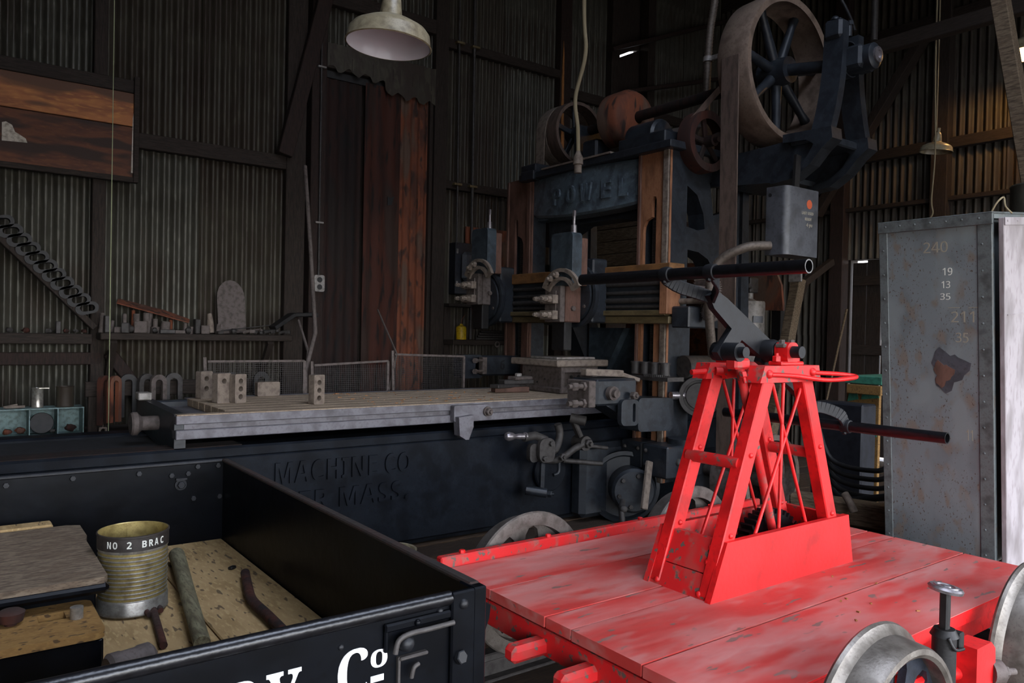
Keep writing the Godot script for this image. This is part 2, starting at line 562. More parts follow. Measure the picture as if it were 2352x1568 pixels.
func _ready():
	rng.seed = 4711
	# camera: eye height 1.45 m, looking across the shop, lens about 27 mm, a degree of roll as in the photograph
	var cam := Camera3D.new()
	cam.name = "camera"
	cam.fov = 48.07
	cam.near = 0.05
	cam.far = 200.0
	cam.transform = Transform3D(Basis(Vector3(0.80173, 0.02145, 0.59731), Vector3(-0.00901, 0.99968, -0.0238), Vector3(-0.59763, 0.0137, 0.80166)).orthonormalized(), Vector3(0, 1.45, 0))
	add_child(cam)
	cam.current = true
	# overcast daylight: the sky reaches the shop through the doorways and an added roof opening
	var sky_mat := ProceduralSkyMaterial.new()
	sky_mat.sky_top_color = Color(0.76, 0.8, 0.88)
	sky_mat.sky_horizon_color = Color(0.95, 0.95, 0.94)
	sky_mat.ground_horizon_color = Color(0.6, 0.58, 0.55)
	sky_mat.ground_bottom_color = Color(0.5, 0.47, 0.43)
	sky_mat.sun_angle_max = 1.0
	var sky := Sky.new()
	sky.sky_material = sky_mat
	var env := Environment.new()
	env.background_mode = Environment.BG_SKY
	env.sky = sky
	env.background_energy_multiplier = 1.0
	env.ambient_light_source = Environment.AMBIENT_SOURCE_SKY
	env.tonemap_mode = Environment.TONE_MAPPER_LINEAR
	env.tonemap_exposure = 16.0
	env.sdfgi_enabled = true
	env.ssao_enabled = true
	env.ssil_enabled = true
	var we := WorldEnvironment.new()
	we.name = "environment"
	we.environment = env
	add_child(we)
	make_materials()
	build_room()
	build_left_wall_things()
	build_planer()
	build_planer_top()
	build_handcar()
	build_wagon()
	build_right_side()
	build_small()

# ---------------------------------------------------------------- the building
# one corrugated sheet: waves run along `along`, the sheet stands from y0 to y1, `out` points into the room
func sheet(parent, o, along, out, width, y0, y1, m, amp = 0.022, pitch = 0.09, called = "corrugated_sheet"):
	var s = S()
	var n = int(round(width / pitch)) * 6
	var prev = null
	for i in n + 1:
		var d = width * i / n
		var ph = TAU * d / pitch
		var p = o + along * d + out * (amp * sin(ph))
		var nn = (out - along * (amp * TAU / pitch * cos(ph))).normalized()
		var a = Vector3(p.x, y0, p.z); var b = Vector3(p.x, y1, p.z)
		if prev != null:
			tri(s, prev[0], prev[1], b, prev[2], prev[2], nn)
			tri(s, prev[0], b, a, prev[2], nn, nn)
		prev = [a, b, nn]
	return part(parent, called, s, m)

func sheets(parent, o, along, out, total, tiers, mats):
	var n = max(1, int(round(total / 0.72)))
	var w = total / n
	for i in n:
		for k in tiers.size():
			var lift = 0.004 * ((i + k) % 2) + 0.006 * k
			sheet(parent, o + along * (w * i) + out * lift, along, out, w + (0.03 if i < n - 1 else 0.0), tiers[k][0], tiers[k][1], mats[rng.randi() % mats.size()])

func build_room():
	var Z = -7.2
	# floor of worn boards running along the shop, on a solid base
	var fl = struct("floor")
	var s = S()
	bb(s, Vector3(-4.2, -0.2, -7.5), Vector3(9.3, -0.03, 2.8))
	part(fl, "subfloor", s, M.timber_x)
	var z = -7.2
	var row = 0
	while z < 2.6:
		var x = -4.0 - 1.3 * (row % 3)
		while x < 9.0:
			var x1 = min(x + 4.4, 9.0)
			s = S()
			bb(s, Vector3(max(x, -4.0) + 0.003, -0.035, z + 0.006), Vector3(x1 - 0.003, rng.randf_range(-0.006, 0.0), min(z + 0.224, 2.6)), 0.004)
			part(fl, "floor_board", s, M.floor_board if rng.randf() < 0.5 else M.floor_board_b)
			x = x1
		z += 0.23
		row += 1
	# left wall: corrugated iron on posts and girts
	var wl = struct("wall_left")
	s = S()
	bb(s, Vector3(-4.2, 0, Z - 0.2), Vector3(6.9, 6.4, Z - 0.06))
	bb(s, Vector3(7.45, 0, Z - 0.2), Vector3(9.2, 6.4, Z - 0.06))
	plate(s, [Vector2(6.88, 0), Vector2(7.47, 0), Vector2(7.47, 5.245), Vector2(7.3, 5.165), Vector2(7.0, 5.02), Vector2(6.88, 5.02)], Vector3(0, 0, Z - 0.1), Vector3.RIGHT, Vector3.UP, 0.06)
	plate(s, [Vector2(6.88, 6.4), Vector2(7.47, 6.4), Vector2(7.47, 5.245), Vector2(7.3, 5.195), Vector2(7.0, 5.045), Vector2(6.88, 5.02)], Vector3(0, 0, Z - 0.1), Vector3.RIGHT, Vector3.UP, 0.06)
	part(wl, "backing", s, M.timber_y)
	var X = Vector3.RIGHT
	var N = Vector3(0, 0, 1)
	var tiers = [[0.0, 1.42], [1.4, 3.0], [2.95, 6.4]]
	sheets(wl, Vector3(-4.0, 0, Z), X, N, 4.99, tiers, [M.galv, M.galv])
	sheets(wl, Vector3(1.07, 0, Z), X, N, 1.54, tiers, [M.galv_brown, M.galv])
	sheets(wl, Vector3(4.35, 0, Z), X, N, 1.6, tiers, [M.galv, M.galv_brown])
	sheets(wl, Vector3(6.08, 0, Z), X, N, 0.82, tiers, [M.galv])
	sheets(wl, Vector3(7.45, 0, Z), X, N, 1.55, tiers, [M.galv])
	sheets(wl, Vector3(2.9, 0, Z), X, N, 1.3, [[4.25, 6.4]], [M.galv, M.galv_brown])
	# posts
	for p in [[-1.2, 0.16, "timber_y"], [1.03, 0.1, "timber_y"], [2.69, 0.19, "timber_y"], [2.91, 0.15, "timber_red"], [4.285, 0.16, "timber_y"], [6.02, 0.17, "timber_red"], [6.85, 0.14, "timber_y"], [7.5, 0.14, "timber_y"]]:
		s = S()
		bb(s, Vector3(p[0] - p[1] / 2, 0, Z - 0.05), Vector3(p[0] + p[1] / 2, 6.4, Z + 0.1), 0.006)
		part(wl, "post", s, M[p[2]])
	# split edge of fresh wood on one post
	s = S()
	plate(s, [Vector2(0, 2.6), Vector2(0.03, 2.7), Vector2(0.035, 3.5), Vector2(0.05, 3.9), Vector2(0.032, 4.3), Vector2(0.03, 4.9), Vector2(0.012, 5.1), Vector2(-0.004, 4.6), Vector2(0.002, 3.9), Vector2(-0.012, 3.5)], Vector3(5.955, -0.15, Z + 0.104), X, Vector3.UP, 0.012)
	part(wl, "split_edge", s, M.raw_wood, "pale freshly split strip of wood down the post")
	# girts
	for g in [[1.31, 2.6, 2.93, 3.06], [4.36, 5.94, 2.98, 3.07], [4.36, 5.94, 4.5, 4.6], [6.1, 9.0, 4.3, 4.42], [2.84, 4.21, 3.98, 4.12], [2.84, 4.21, 4.6, 4.75], [-4.0, 0.98, 4.85, 4.98], [6.1, 9.0, 2.9, 3.02]]:
		s = S()
		bb(s, Vector3(g[0], g[2], Z), Vector3(g[1], g[3], Z + 0.09), 0.005)
		part(wl, "girt", s, M.timber_x)
	# corner braces
	for b in [[Vector3(2.56, 3.05, Z + 0.14), Vector3(3.1, 5.3, Z + 0.14), 0.14], [Vector3(1.12, 1.2, Z + 0.07), Vector3(1.62, 0.5, Z + 0.07), 0.1]]:
		s = S()
		bar(s, b[0], b[1], 0.08, b[2], Vector3(1, 0, 0), 0.006)
		part(wl, "brace", s, M.timber_red)
	# torn flashing over the door
	s = S()
	var prev = null
	for i in 60:
		var x = 2.98 + 1.22 * i / 59.0
		var zz = Z + 0.1 + 0.012 * sin(TAU * x / 0.076)
		var low = 3.98 - 0.03 * (i / 59.0) + 0.03 * sin(i * 0.7) - (0.06 if i > 30 else 0.0) - 0.05 * smoothstep(0.3, 0.7, i / 59.0)
		var c = [Vector3(x, low, zz), Vector3(x, 4.22, zz)]
		if prev != null:
			quad(s, prev[0], prev[1], c[1], c[0], N)
		prev = c
	part(wl, "flashing", s, M.galv_brown)
	# rusty sliding door of two corrugated leaves
	var dr = struct("door_1", Vector3(3.6, 0, Z))
	sheet(dr, Vector3(2.99, 0, Z + 0.02), X, N, 0.4, 0.02, 3.95, M.rust_dim, 0.008, 0.1, "door_leaf")
	sheet(dr, Vector3(3.42, 0, Z + 0.045), X, N, 0.42, 0.02, 3.93, M.rust_dark, 0.007, 0.14, "door_leaf")
	sheet(dr, Vector3(3.82, 0, Z + 0.05), X, N, 0.34, 0.02, 3.93, M.rust, 0.011, 0.085, "door_leaf")
	s = S()
	bb(s, Vector3(4.15, 0.0, Z + 0.0), Vector3(4.19, 3.95, Z + 0.09), 0.004)
	part(dr, "door_edge", s, M.timber_y)
	s = S()
	bb(s, Vector3(2.98, 3.9, Z + 0.0), Vector3(4.2, 3.97, Z + 0.04))
	part(dr, "track", s, M.iron_dark)
	s = S()
	plate(s, [Vector2(0, 0), Vector2(0.05, 0.01), Vector2(0.06, 0.06), Vector2(0.08, 0.1), Vector2(0.03, 0.08), Vector2(0.0, 0.09)], Vector3(3.68, 2.72, Z + 0.062), X, Vector3.UP, 0.004)
	part(dr, "rust_hole", s, M.rubber)
	# right wall: brownish sheets, all of the darker kind to paint in its shade
	var wr = struct("wall_right")
	s = S()
	bb(s, Vector3(9.08, 0, -7.4), Vector3(9.25, 6.4, -5.15))
	bb(s, Vector3(9.08, 2.42, -5.15), Vector3(9.25, 6.4, -4.2))
	bb(s, Vector3(9.08, 0, -4.2), Vector3(9.25, 6.4, 2.8))
	part(wr, "backing", s, M.timber_y)
	var mz = Vector3(0, 0, 1)
	var nx = Vector3(-1, 0, 0)
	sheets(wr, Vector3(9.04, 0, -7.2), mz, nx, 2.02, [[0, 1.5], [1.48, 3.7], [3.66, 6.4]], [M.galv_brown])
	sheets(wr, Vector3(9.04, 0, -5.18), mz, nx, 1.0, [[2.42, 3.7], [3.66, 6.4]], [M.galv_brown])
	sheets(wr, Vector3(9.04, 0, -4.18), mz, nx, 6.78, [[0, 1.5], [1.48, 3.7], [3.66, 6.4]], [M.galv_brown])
	for g in [[3.58, 3.7], [4.98, 5.12], [3.0, 3.05]]:
		s = S()
		bb(s, Vector3(8.94, g[0], -7.2), Vector3(9.03, g[1], 2.6), 0.005)
		part(wr, "girt", s, M.timber_z)
	for p in [-5.25, -4.05, -2.3]:
		s = S()
		bb(s, Vector3(8.9, 0, p - 0.09), Vector3(9.05, 6.4, p + 0.09), 0.006)
		part(wr, "post", s, M.timber_red if p < -4.5 else M.timber_y)
	s = S()
	bar(s, Vector3(8.86, 3.0, -5.5), Vector3(8.86, 4.9, -4.2), 0.1, 0.15, Vector3(1, 0, 0), 0.005)
	part(wr, "brace", s, M.timber_y)
	# plank door with daylight in its gaps
	var d2 = struct("door_2", Vector3(9.1, 0, -4.7))
	for i in 5:
		s = S()
		var z0 = -5.13 + i * 0.184 + (0.012 if i > 1 else 0.0)
		bb(s, Vector3(9.1, 0.02, z0), Vector3(9.14, 2.415 if i > 0 else 2.385, z0 + 0.178), 0.003)
		part(d2, "plank", s, M.timber_y)
	for y in [0.4, 1.25, 2.1]:
		s = S()
		bb(s, Vector3(9.06, y, -5.1), Vector3(9.1, y + 0.12, -4.2), 0.003)
		part(d2, "ledge", s, M.timber_z)
	# roof: boards on rafters, far above the view; opening added to light top faces
	var ce = struct("ceiling")
	s = S()
	bb(s, Vector3(-4.3, 6.4, -7.5), Vector3(9.3, 6.6, -1.2))
	bb(s, Vector3(-4.3, 6.4, 1.2), Vector3(9.3, 6.6, 2.8))
	bb(s, Vector3(-4.3, 6.4, -1.2), Vector3(0.4, 6.6, 1.2))
	bb(s, Vector3(4.2, 6.4, -1.2), Vector3(9.3, 6.6, 1.2))
	part(ce, "roof_deck", s, M.timber_x)
	for i in 7:
		s = S()
		bb(s, Vector3(-3.0 + i * 2.0, 6.1, -7.2), Vector3(-2.85 + i * 2.0, 6.4, 2.6), 0.006)
		part(ce, "rafter", s, M.timber_z)
	# wall behind the camera, with wide engine doorways open to the yard
	var wf = struct("wall_front")
	s = S()
	for o in [[-4.2, -2.6, 0.0, 6.4], [2.4, 2.9, 0.0, 6.4], [8.7, 9.25, 0.0, 6.4], [-2.6, 2.4, 2.8, 6.4], [2.9, 8.7, 2.8, 6.4]]:
		bb(s, Vector3(o[0], o[2], 2.6), Vector3(o[1], o[3], 2.8))
	part(wf, "boarding", s, M.timber_y)
	var wb = struct("wall_rear")
	s = S()
	for o in [[-7.4, 2.8, 0.0, 6.4]]:
		bb(s, Vector3(-4.25, o[2], o[0]), Vector3(-4.05, o[3], o[1]))
	part(wb, "boarding", s, M.timber_y)
	# yard outside
	var gr = struct("ground_outside")
	s = S()
	bb(s, Vector3(-40, -0.4, -40), Vector3(50, -0.21, 45))
	part(gr, "yard", s, M.ground)

# ---------------------------------------------------------------- the metal planer
func V(x, y, z) -> Vector3:
	return Vector3(x, y, z)

func fit_letters(parent, called, text, at, right, up, size, width, depth, m, serif = false):
	var o = letters(parent, called, text, at, right, up, size, depth, m, serif)
	var w = o.mesh.get_aabb().size.x
	if w > 0.01:
		o.transform.basis = Basis(right * (width / w), up, right.cross(up))
	return o

var planer

# a planing head on the cross rail; x0 is its front, z1 the side towards the camera, lift raises the slide
func rail_head(x0, z1, lift, m_block):
	var zc = z1 - 0.12
	var s = S()
	bb(s, V(4.2, 1.53, z1 - 0.28), V(4.36, 2.05, z1 + 0.07), 0.012)
	var hd = part(planer, "planing_head", s, M.cast)
	s = S()
	lathe(s, [Vector2(0, 0.0), Vector2(0.25, 0.0), Vector2(0.26, 0.01), Vector2(0.26, 0.05), Vector2(0.235, 0.055), Vector2(0.23, 0.035), Vector2(0.21, 0.035), Vector2(0.205, 0.06), Vector2(0, 0.06)], V(4.2, 1.75, z1 - 0.1), V(-1, 0, 0), 36)
	part(hd, "swivel_plate", s, M.cast)
	s = S()
	bb(s, V(x0 + 0.05, 1.53 + lift, z1 - 0.2), V(4.14, 1.82 + lift, z1), 0.008)
	part(hd, "tool_block", s, m_block)
	s = S()
	bb(s, V(x0, 1.53 + lift, z1 - 0.21), V(x0 + 0.05, 1.82 + lift, z1 - 0.01), 0.006)
	bb(s, V(x0 - 0.012, 1.56 + lift, z1 - 0.1), V(x0, 1.78 + lift, z1 - 0.06))
	part(hd, "clapper_plate", s, M.dusty_iron)
	# slide with rounded top, and its feed screw
	s = S()
	plate(s, rrect(Vector2(z1 - 0.17, 1.82 + lift), Vector2(z1 + 0.09, 2.24 + lift), 0.035), V(x0 + 0.075, 0, 0), V(0, 0, 1), V(0, 1, 0), 0.1, [], true)
	part(hd, "slide", s, M.cast_light)
	s = S()
	bb(s, V(x0 + 0.13, 1.82 + lift, z1 - 0.12), V(x0 + 0.2, 2.2 + lift, z1 + 0.08), 0.006)
	part(hd, "slide_back", s, M.primer_dull)
	s = S()
	cyl(s, V(x0 + 0.08, 2.23 + lift, z1 + 0.04), V(x0 + 0.08, 2.3 + lift, z1 + 0.04), 0.026, 0.022)
	cyl(s, V(x0 + 0.08, 2.3 + lift, z1 + 0.04), V(x0 + 0.08, 2.37 + lift, z1 + 0.04), 0.012)
	bx(s, V(x0 + 0.08, 2.39 + lift, z1 + 0.04), V(0.02, 0.05, 0.02))
	part(hd, "feed_screw", s, M.bright_steel)
	# slotted quadrant with two bolts
	var poly = []
	var hole = []
	for i in 13:
		poly.append(Vector2.from_angle(lerp(0.42, PI - 0.42, i / 12.0)) * 0.245)
	for i in 13:
		poly.append(Vector2.from_angle(lerp(PI - 0.42, 0.42, i / 12.0)) * 0.15)
	for i in 9:
		hole.append(Vector2.from_angle(lerp(0.62, PI - 0.62, i / 8.0)) * 0.215)
	for i in 9:
		hole.append(Vector2.from_angle(lerp(PI - 0.62, 0.62, i / 8.0)) * 0.178)
	s = S()
	plate(s, poly, V(x0 - 0.005, 1.71 + lift, z1 + 0.0), V(0, 0, 1), V(0, 1, 0), 0.03, [hole])
	part(hd, "quadrant", s, M.dusty)
	for a in [1.75, 2.15]:
		var p = Vector2.from_angle(a) * 0.196
		nuts(hd, "quadrant_bolt", M.dusty, [[V(x0 - 0.02, 1.71 + lift + p.y, z1 + p.x), V(-1, 0, 0), 0.026, 0.03, 0.02]])
	# tool-clamp studs sticking out towards the table's end
	for y in [1.585, 1.71]:
		s = S()
		bb(s, V(x0 - 0.06, y - 0.035 + lift, z1 - 0.2), V(x0 - 0.005, y + 0.035 + lift, z1 - 0.03), 0.005)
		for z in [z1 - 0.165, z1 - 0.065]:
			nut(s, V(x0 - 0.06, y + lift, z), V(-1, 0, 0), 0.026, 0.035)
			cyl(s, V(x0 - 0.095, y + lift, z), V(x0 - 0.15, y + lift, z), 0.016, 0.014, 12)
			nut(s, V(x0 - 0.115, y + lift, z), V(-1, 0, 0), 0.021, 0.02)
		part(hd, "tool_clamp", s, M.dusty)
	nuts(hd, "bolt", M.dusty_iron, [[V(x0 + 0.12, 1.64 + lift, z1), V(0, 0, 1), 0.022, 0.02], [V(4.2, 1.66, z1 + 0.04), V(-1, 0, 0), 0.03, 0.05, 0.02], [V(4.2, 1.92, z1 - 0.24), V(-1, 0, 0), 0.03, 0.05, 0.02]])
	# clapper tail hanging below
	s = S()
	bb(s, V(x0 + 0.06, 1.3 + lift, z1 - 0.19), V(x0 + 0.14, 1.54 + lift, z1 - 0.02), 0.01)
	part(hd, "tool_shank", s, M.iron_dark)

func column(z0, z1, zs, flip):
	# front face of the housing with its stepped slot, the elevating screw inside it, and the cheek behind
	var s = S()
	var f = func(p): return Vector2(zs + (p.x if not flip else -p.x), p.y)
	var hole = []
	for p in [Vector2(-0.08, 0.62), Vector2(0.055, 0.62), Vector2(0.055, 2.5), Vector2(0.045, 2.53), Vector2(0.02, 2.53), Vector2(0.01, 2.5), Vector2(0.01, 2.37), Vector2(-0.05, 2.345), Vector2(-0.075, 2.3), Vector2(-0.08, 2.25)]:
		hole.append(f.call(p))
	plate(s, [Vector2(z0, 0.3), Vector2(z1, 0.3), Vector2(z1, 2.91), Vector2(z0, 2.91)], V(4.485, 0, 0), V(0, 0, 1), V(0, 1, 0), 0.03, [hole])
	var c = part(planer, "housing_column", s, M.primer_dull if flip else M.primer)
	s = S()
	screw(s, V(4.535, 0.4, zs - 0.01), V(4.535, 2.45, zs - 0.01), 0.026)
	part(c, "elevating_screw", s, M.iron)
	s = S()
	bb(s, V(4.6, 0.3, z0 + 0.01), V(4.66, 2.85, z1 - 0.01))
	bb(s, V(4.5, 0.3, z0 + 0.003), V(4.62, 2.9, z0 + 0.03))
	bb(s, V(4.5, 0.3, z1 - 0.03), V(4.62, 2.9, z1 - 0.003))
	part(c, "column_core", s, M.cast)
	s = S()
	bb(s, V(4.455, 0.3, z1 - 0.055), V(4.48, 2.905, z1), 0.004)
	part(c, "slide_strip", s, M.primer_dull if flip else M.dusty)
	s = S()
	bb(s, V(4.455, 0.3, z0), V(4.475, 2.905, z0 + 0.03), 0.004)
	part(c, "slide_strip", s, M.primer_dull)
	return c

func build_planer():
	planer = thing("metal_planer", "huge dark iron metal planer with long table, cross rail and belt drive", "machine", V(3.2, 0, -4.95))
	var s = S()
	# bed with its two ways
	bb(s, V(-1.6, 0.04, -5.45), V(6.3, 0.7, -4.45), 0.012)
	bb(s, V(-1.6, 0.69, -4.62), V(6.3, 0.758, -4.45), 0.012)
	bb(s, V(-1.6, 0.69, -5.45), V(6.3, 0.758, -5.28), 0.012)
	bb(s, V(-1.5, 0.0, -5.4), V(6.2, 0.05, -4.52))
	var bed = part(planer, "bed", s, M.bed)
	s = S()
	bb(s, V(-1.6, 0.7, -5.28), V(1.3, 0.735, -4.62), 0.005)
	part(bed, "way_cover", s, M.moss_tarp)
	# dusty ledge along the front way, left of the table
	s = S()
	bb(s, V(-1.6, 0.757, -4.64), V(1.4, 0.762, -4.47))
	part(bed, "way_dirt", s, M.rust_dim)
	fit_letters(bed, "cast_lettering", "MACHINE CO", V(1.573, 0.573, -4.45), V(1, -0.003, 0), V(0, 1, 0), 0.128, 0.91, 0.03, M.bed)
	fit_letters(bed, "cast_lettering", "ER MASS.", V(1.72, 0.392, -4.45), V(1, -0.003, 0), V(0, 1, 0), 0.122, 0.75, 0.03, M.bed)
	# gear casing bulging from the bed below the housings
	s = S()
	bb(s, V(3.9, 0.03, -4.46), V(4.45, 0.6, -4.3), 0.04)
	part(planer, "gear_casing", s, M.cast)
	s = S()
	lathe(s, [Vector2(0, 0), Vector2(0.27, 0), Vector2(0.28, 0.015), Vector2(0.28, 0.05), Vector2(0.25, 0.06), Vector2(0.235, 0.03), Vector2(0, 0.03)], V(4.28, 0.26, -4.25), V(-0.55, 0, 0.83), 36)
	lathe(s, [Vector2(0.0, 0.18), Vector2(0.15, 0.18), Vector2(0.17, 0.16), Vector2(0.17, 0.0)], V(4.3, 0.26, -4.2), V(-0.55, 0, 0.83), 30)
	var cl = part(planer, "clutch_housing", s, M.cast)
	for i in 6:
		var a = TAU * i / 6 + 0.3
		var e = V(0.83, 0, 0.55) * cos(a) + V(0, 1, 0) * sin(a)
		nuts(cl, "bolt", M.iron, [[V(4.3, 0.26, -4.2) + V(-0.55, 0, 0.83) * 0.18 + e * 0.12, V(-0.55, 0, 0.83), 0.018]])
	s = S()
	tube(s, smooth_path([V(4.08, 0.2, -4.05), V(4.0, 0.16, -3.98), V(3.98, 0.08, -3.95)]), 0.022)
	dome(s, V(4.0, 0.17, -3.96), V(-0.5, 0.2, 0.8), 0.03)
	part(cl, "drain_cock", s, M.iron)
	s = S()
	bar(s, V(4.25, 0.5, -3.95), V(4.15, 0.16, -3.9), 0.06, 0.03, V(0, 0, 1), 0.006)
	part(planer, "lever_link", s, M.dusty)

	# travelling table: two lips with a groove between, strips with T-slots on top, open pocket at its end
	s = S()
	bb(s, V(1.03, 0.897, -4.49), V(6.2, 0.946, -4.43), 0.004)
	bb(s, V(1.08, 0.862, -5.5), V(6.2, 0.9, -4.465))
	bb(s, V(1.03, 0.814, -4.52), V(6.2, 0.866, -4.43), 0.004)
	bb(s, V(1.33, 0.814, -5.52), V(6.2, 0.866, -4.5), 0.004)
	bb(s, V(1.33, 0.9, -5.52), V(6.2, 0.95, -5.44), 0.004)
	var tb = part(planer, "table", s, M.table_steel)
	s = S()
	var zz = -5.44
	for i in 7:
		bb(s, V(1.33, 0.9, zz + 0.01), V(6.2, 0.9505, min(zz + 0.144, -4.433)), 0.003)
		zz += 0.145
	bb(s, V(1.035, 0.945, -4.5), V(1.34, 0.9505, -4.433))
	part(tb, "slotted_top", s, M.table_top)
	s = S()
	bb(s, V(1.1, 0.82, -5.5), V(1.34, 0.94, -5.42), 0.01)
	plate(s, [Vector2(-4.47, 0.95), Vector2(-4.47, 0.72), Vector2(-4.5, 0.7), Vector2(-5.2, 0.76), Vector2(-5.48, 0.8), Vector2(-5.46, 0.94), Vector2(-5.3, 0.965)], V(1.06, 0, 0), V(0, 0, 1), V(0, 1, 0), 0.06)
	part(tb, "end_casting", s, M.cast)
	s = S()
	bb(s, V(1.1, 0.83, -5.42), V(1.33, 0.865, -4.5))
	dome(s, V(1.24, 0.86, -4.75), V(0, 1, 0), 0.09, 0.05)
	part(tb, "pocket_floor", s, M.dusty)
	s = S()
	lathe(s, [Vector2(0, 0.16), Vector2(0.06, 0.16), Vector2(0.068, 0.15), Vector2(0.068, 0.125), Vector2(0.055, 0.115), Vector2(0.042, 0.1), Vector2(0.042, 0.0)], V(1.04, 0.865, -4.86), V(-1, 0, 0), 24)
	part(tb, "end_knob", s, M.dusty_iron)
	# reversing dog bolted in the groove
	s = S()
	plate(s, rrect(Vector2(2.79, 0.825), Vector2(3.1, 0.935), 0.012), V(0, 0, -4.405), V(1, 0, 0), V(0, 1, 0), 0.05)
	plate(s, [Vector2(2.8, 0.86), Vector2(2.92, 0.87), Vector2(2.92, 0.79), Vector2(2.885, 0.705), Vector2(2.86, 0.705), Vector2(2.81, 0.735)], V(0, 0, -4.37), V(1, 0, 0), V(0, 1, 0), 0.07)
	part(tb, "reversing_dog", s, M.table_steel)
	s = S()
	cyl(s, V(3.06, 0.885, -4.38), V(3.06, 0.885, -4.365), 0.034)
	nut(s, V(3.06, 0.885, -4.365), V(0, 0, 1), 0.028, 0.03, 0.015)
	part(tb, "dog_bolt", s, M.dusty_iron)

	# housings
	column(-4.337, -4.017, -4.2, false)
	column(-6.11, -5.734, -5.93, true)
	for q in [[-4.1, 0.16], [-5.98, 0.2]]:
		s = S()
		plate(s, [Vector2(4.6, 0.0), Vector2(5.55, 0.0), Vector2(5.5, 0.9), Vector2(5.45, 1.6), Vector2(5.42, 2.3), Vector2(5.4, 2.8), Vector2(4.6, 2.85)],
			V(0, 0, q[0]), V(1, 0, 0), V(0, 1, 0), q[1],
			[[Vector2(4.7, 1.62), Vector2(5.08, 1.62), Vector2(5.08, 1.8), Vector2(5.04, 1.95), Vector2(4.95, 2.06), Vector2(4.83, 2.11), Vector2(4.7, 2.12)],
			[Vector2(4.68, 2.3), Vector2(4.82, 2.28), Vector2(4.9, 2.3), Vector2(4.88, 2.42), Vector2(4.8, 2.56), Vector2(4.68, 2.62)],
			[Vector2(5.0, 2.42), Vector2(5.3, 2.5), Vector2(5.32, 2.7), Vector2(4.95, 2.68)],
			[Vector2(4.75, 0.5), Vector2(5.35, 0.5), Vector2(5.32, 1.2), Vector2(5.15, 1.5), Vector2(4.75, 1.55)]])
		var ch = part(planer, "housing_cheek", s, M.cast)
		s = S()
		plate(s, [Vector2(5.36, 0.1), Vector2(5.5, 0.1), Vector2(5.42, 2.75), Vector2(5.34, 2.75)], V(0, 0, q[0] + q[1] / 2), V(1, 0, 0), V(0, 1, 0), 0.06)
		part(ch, "rib", s, M.cast)
	# bowed cross-piece with the maker's name
	var front = func(z): return 4.5 - 0.075 * (1.0 - pow((z + 5.035) / 0.7, 2.0))
	s = S()
	var n = 24
	var prof = [Vector2(0.12, -0.22), Vector2(0.02, -0.205), Vector2(0.0, -0.185), Vector2(0.0, 0.17), Vector2(0.015, 0.19), Vector2(0.12, 0.195)]
	var rows = []
	for i in n + 1:
		var z = lerp(-5.74, -4.33, float(i) / n)
		var r = []
		for p in prof:
			var dy = p.y
			if p.y < 0:
				dy = p.y + 0.05 * pow((z + 5.035) / 0.7, 2.0) - 0.01
			r.append(V(front.call(z) + p.x, 2.685 + dy + 0.02 * (-z - 5.035), z))
		rows.append(r)
	for i in n:
		for k in prof.size() - 1:
			var a = rows[i][k]; var b = rows[i][k + 1]; var c = rows[i + 1][k + 1]; var d = rows[i + 1][k]
			var nn = (b - a).cross(d - a).normalized()
			if nn.x > 0.2:
				nn = -nn
			if abs(nn.x) < 0.3:
				nn = V(0, -1, 0) if k < 2 else V(0, 1, 0)
			quad(s, a, b, c, d, nn)
	bb(s, V(4.56, 2.5, -5.74), V(4.9, 2.86, -4.33))
	var arch = part(planer, "name_beam", s, M.sign_cast)
	var word = "POWELL"
	var zs = [-5.385, -5.18, -4.985, -4.755, -4.57, -4.4]
	for i in 6:
		var z = zs[i]
		var sl = (front.call(z + 0.05) - front.call(z - 0.02)) / 0.07
		var rt = V(sl, -0.02, 1).normalized()
		var w = [0.105, 0.115, 0.14, 0.1, 0.09, 0.09][i]
		fit_letters(arch, "cast_letter", word[i], V(front.call(z + 0.02) - 0.002, 2.655 - 0.02 * (z + 5.035), z), rt, V(0, 1, 0), 0.15, w, 0.034, M.sign_cast)
	# gusset under the beam
	s = S()
	plate(s, [Vector2(-5.72, 2.5), Vector2(-4.34, 2.5), Vector2(-4.36, 2.2), Vector2(-4.5, 2.38), Vector2(-4.75, 2.44), Vector2(-5.3, 2.44), Vector2(-5.55, 2.34), Vector2(-5.7, 2.0)], V(4.78, 0, 0), V(0, 0, 1), V(0, 1, 0), 0.2)
	part(planer, "beam_web", s, M.cast)
	# ribbed inner plates between the housings, behind the rail
	s = S()
	plate(s, [Vector2(-5.55, 0.97), Vector2(-4.5, 0.97), Vector2(-4.5, 1.5), Vector2(-5.55, 1.5)], V(5.1, 0, 0), V(0, 0, 1), V(0, 1, 0), 0.04)
	plate(s, [Vector2(-5.45, 0.97), Vector2(-5.3, 0.97), Vector2(-5.0, 1.5), Vector2(-5.12, 1.5)], V(5.04, 0, 0), V(0, 0, 1), V(0, 1, 0), 0.08)
	part(planer, "inner_plate", s, M.cast_light)

	# cross rail
	s = S()
	bb(s, V(4.38, 1.56, -6.2), V(4.5, 1.97, -3.88))
	var rl = part(planer, "cross_rail", s, M.cast)
	s = S()
	bb(s, V(4.33, 1.89, -6.2), V(4.5, 1.985, -3.87), 0.006)
	part(rl, "top_way", s, M.ochre)
	s = S()
	bb(s, V(4.32, 1.59, -6.2), V(4.5, 1.632, -3.9), 0.006)
	part(rl, "bottom_way", s, M.way_brass)
	s = S()
	bb(s, V(4.345, 1.53, -6.2), V(4.5, 1.585, -3.88), 0.006)
	part(rl, "bottom_way", s, M.way_brass)
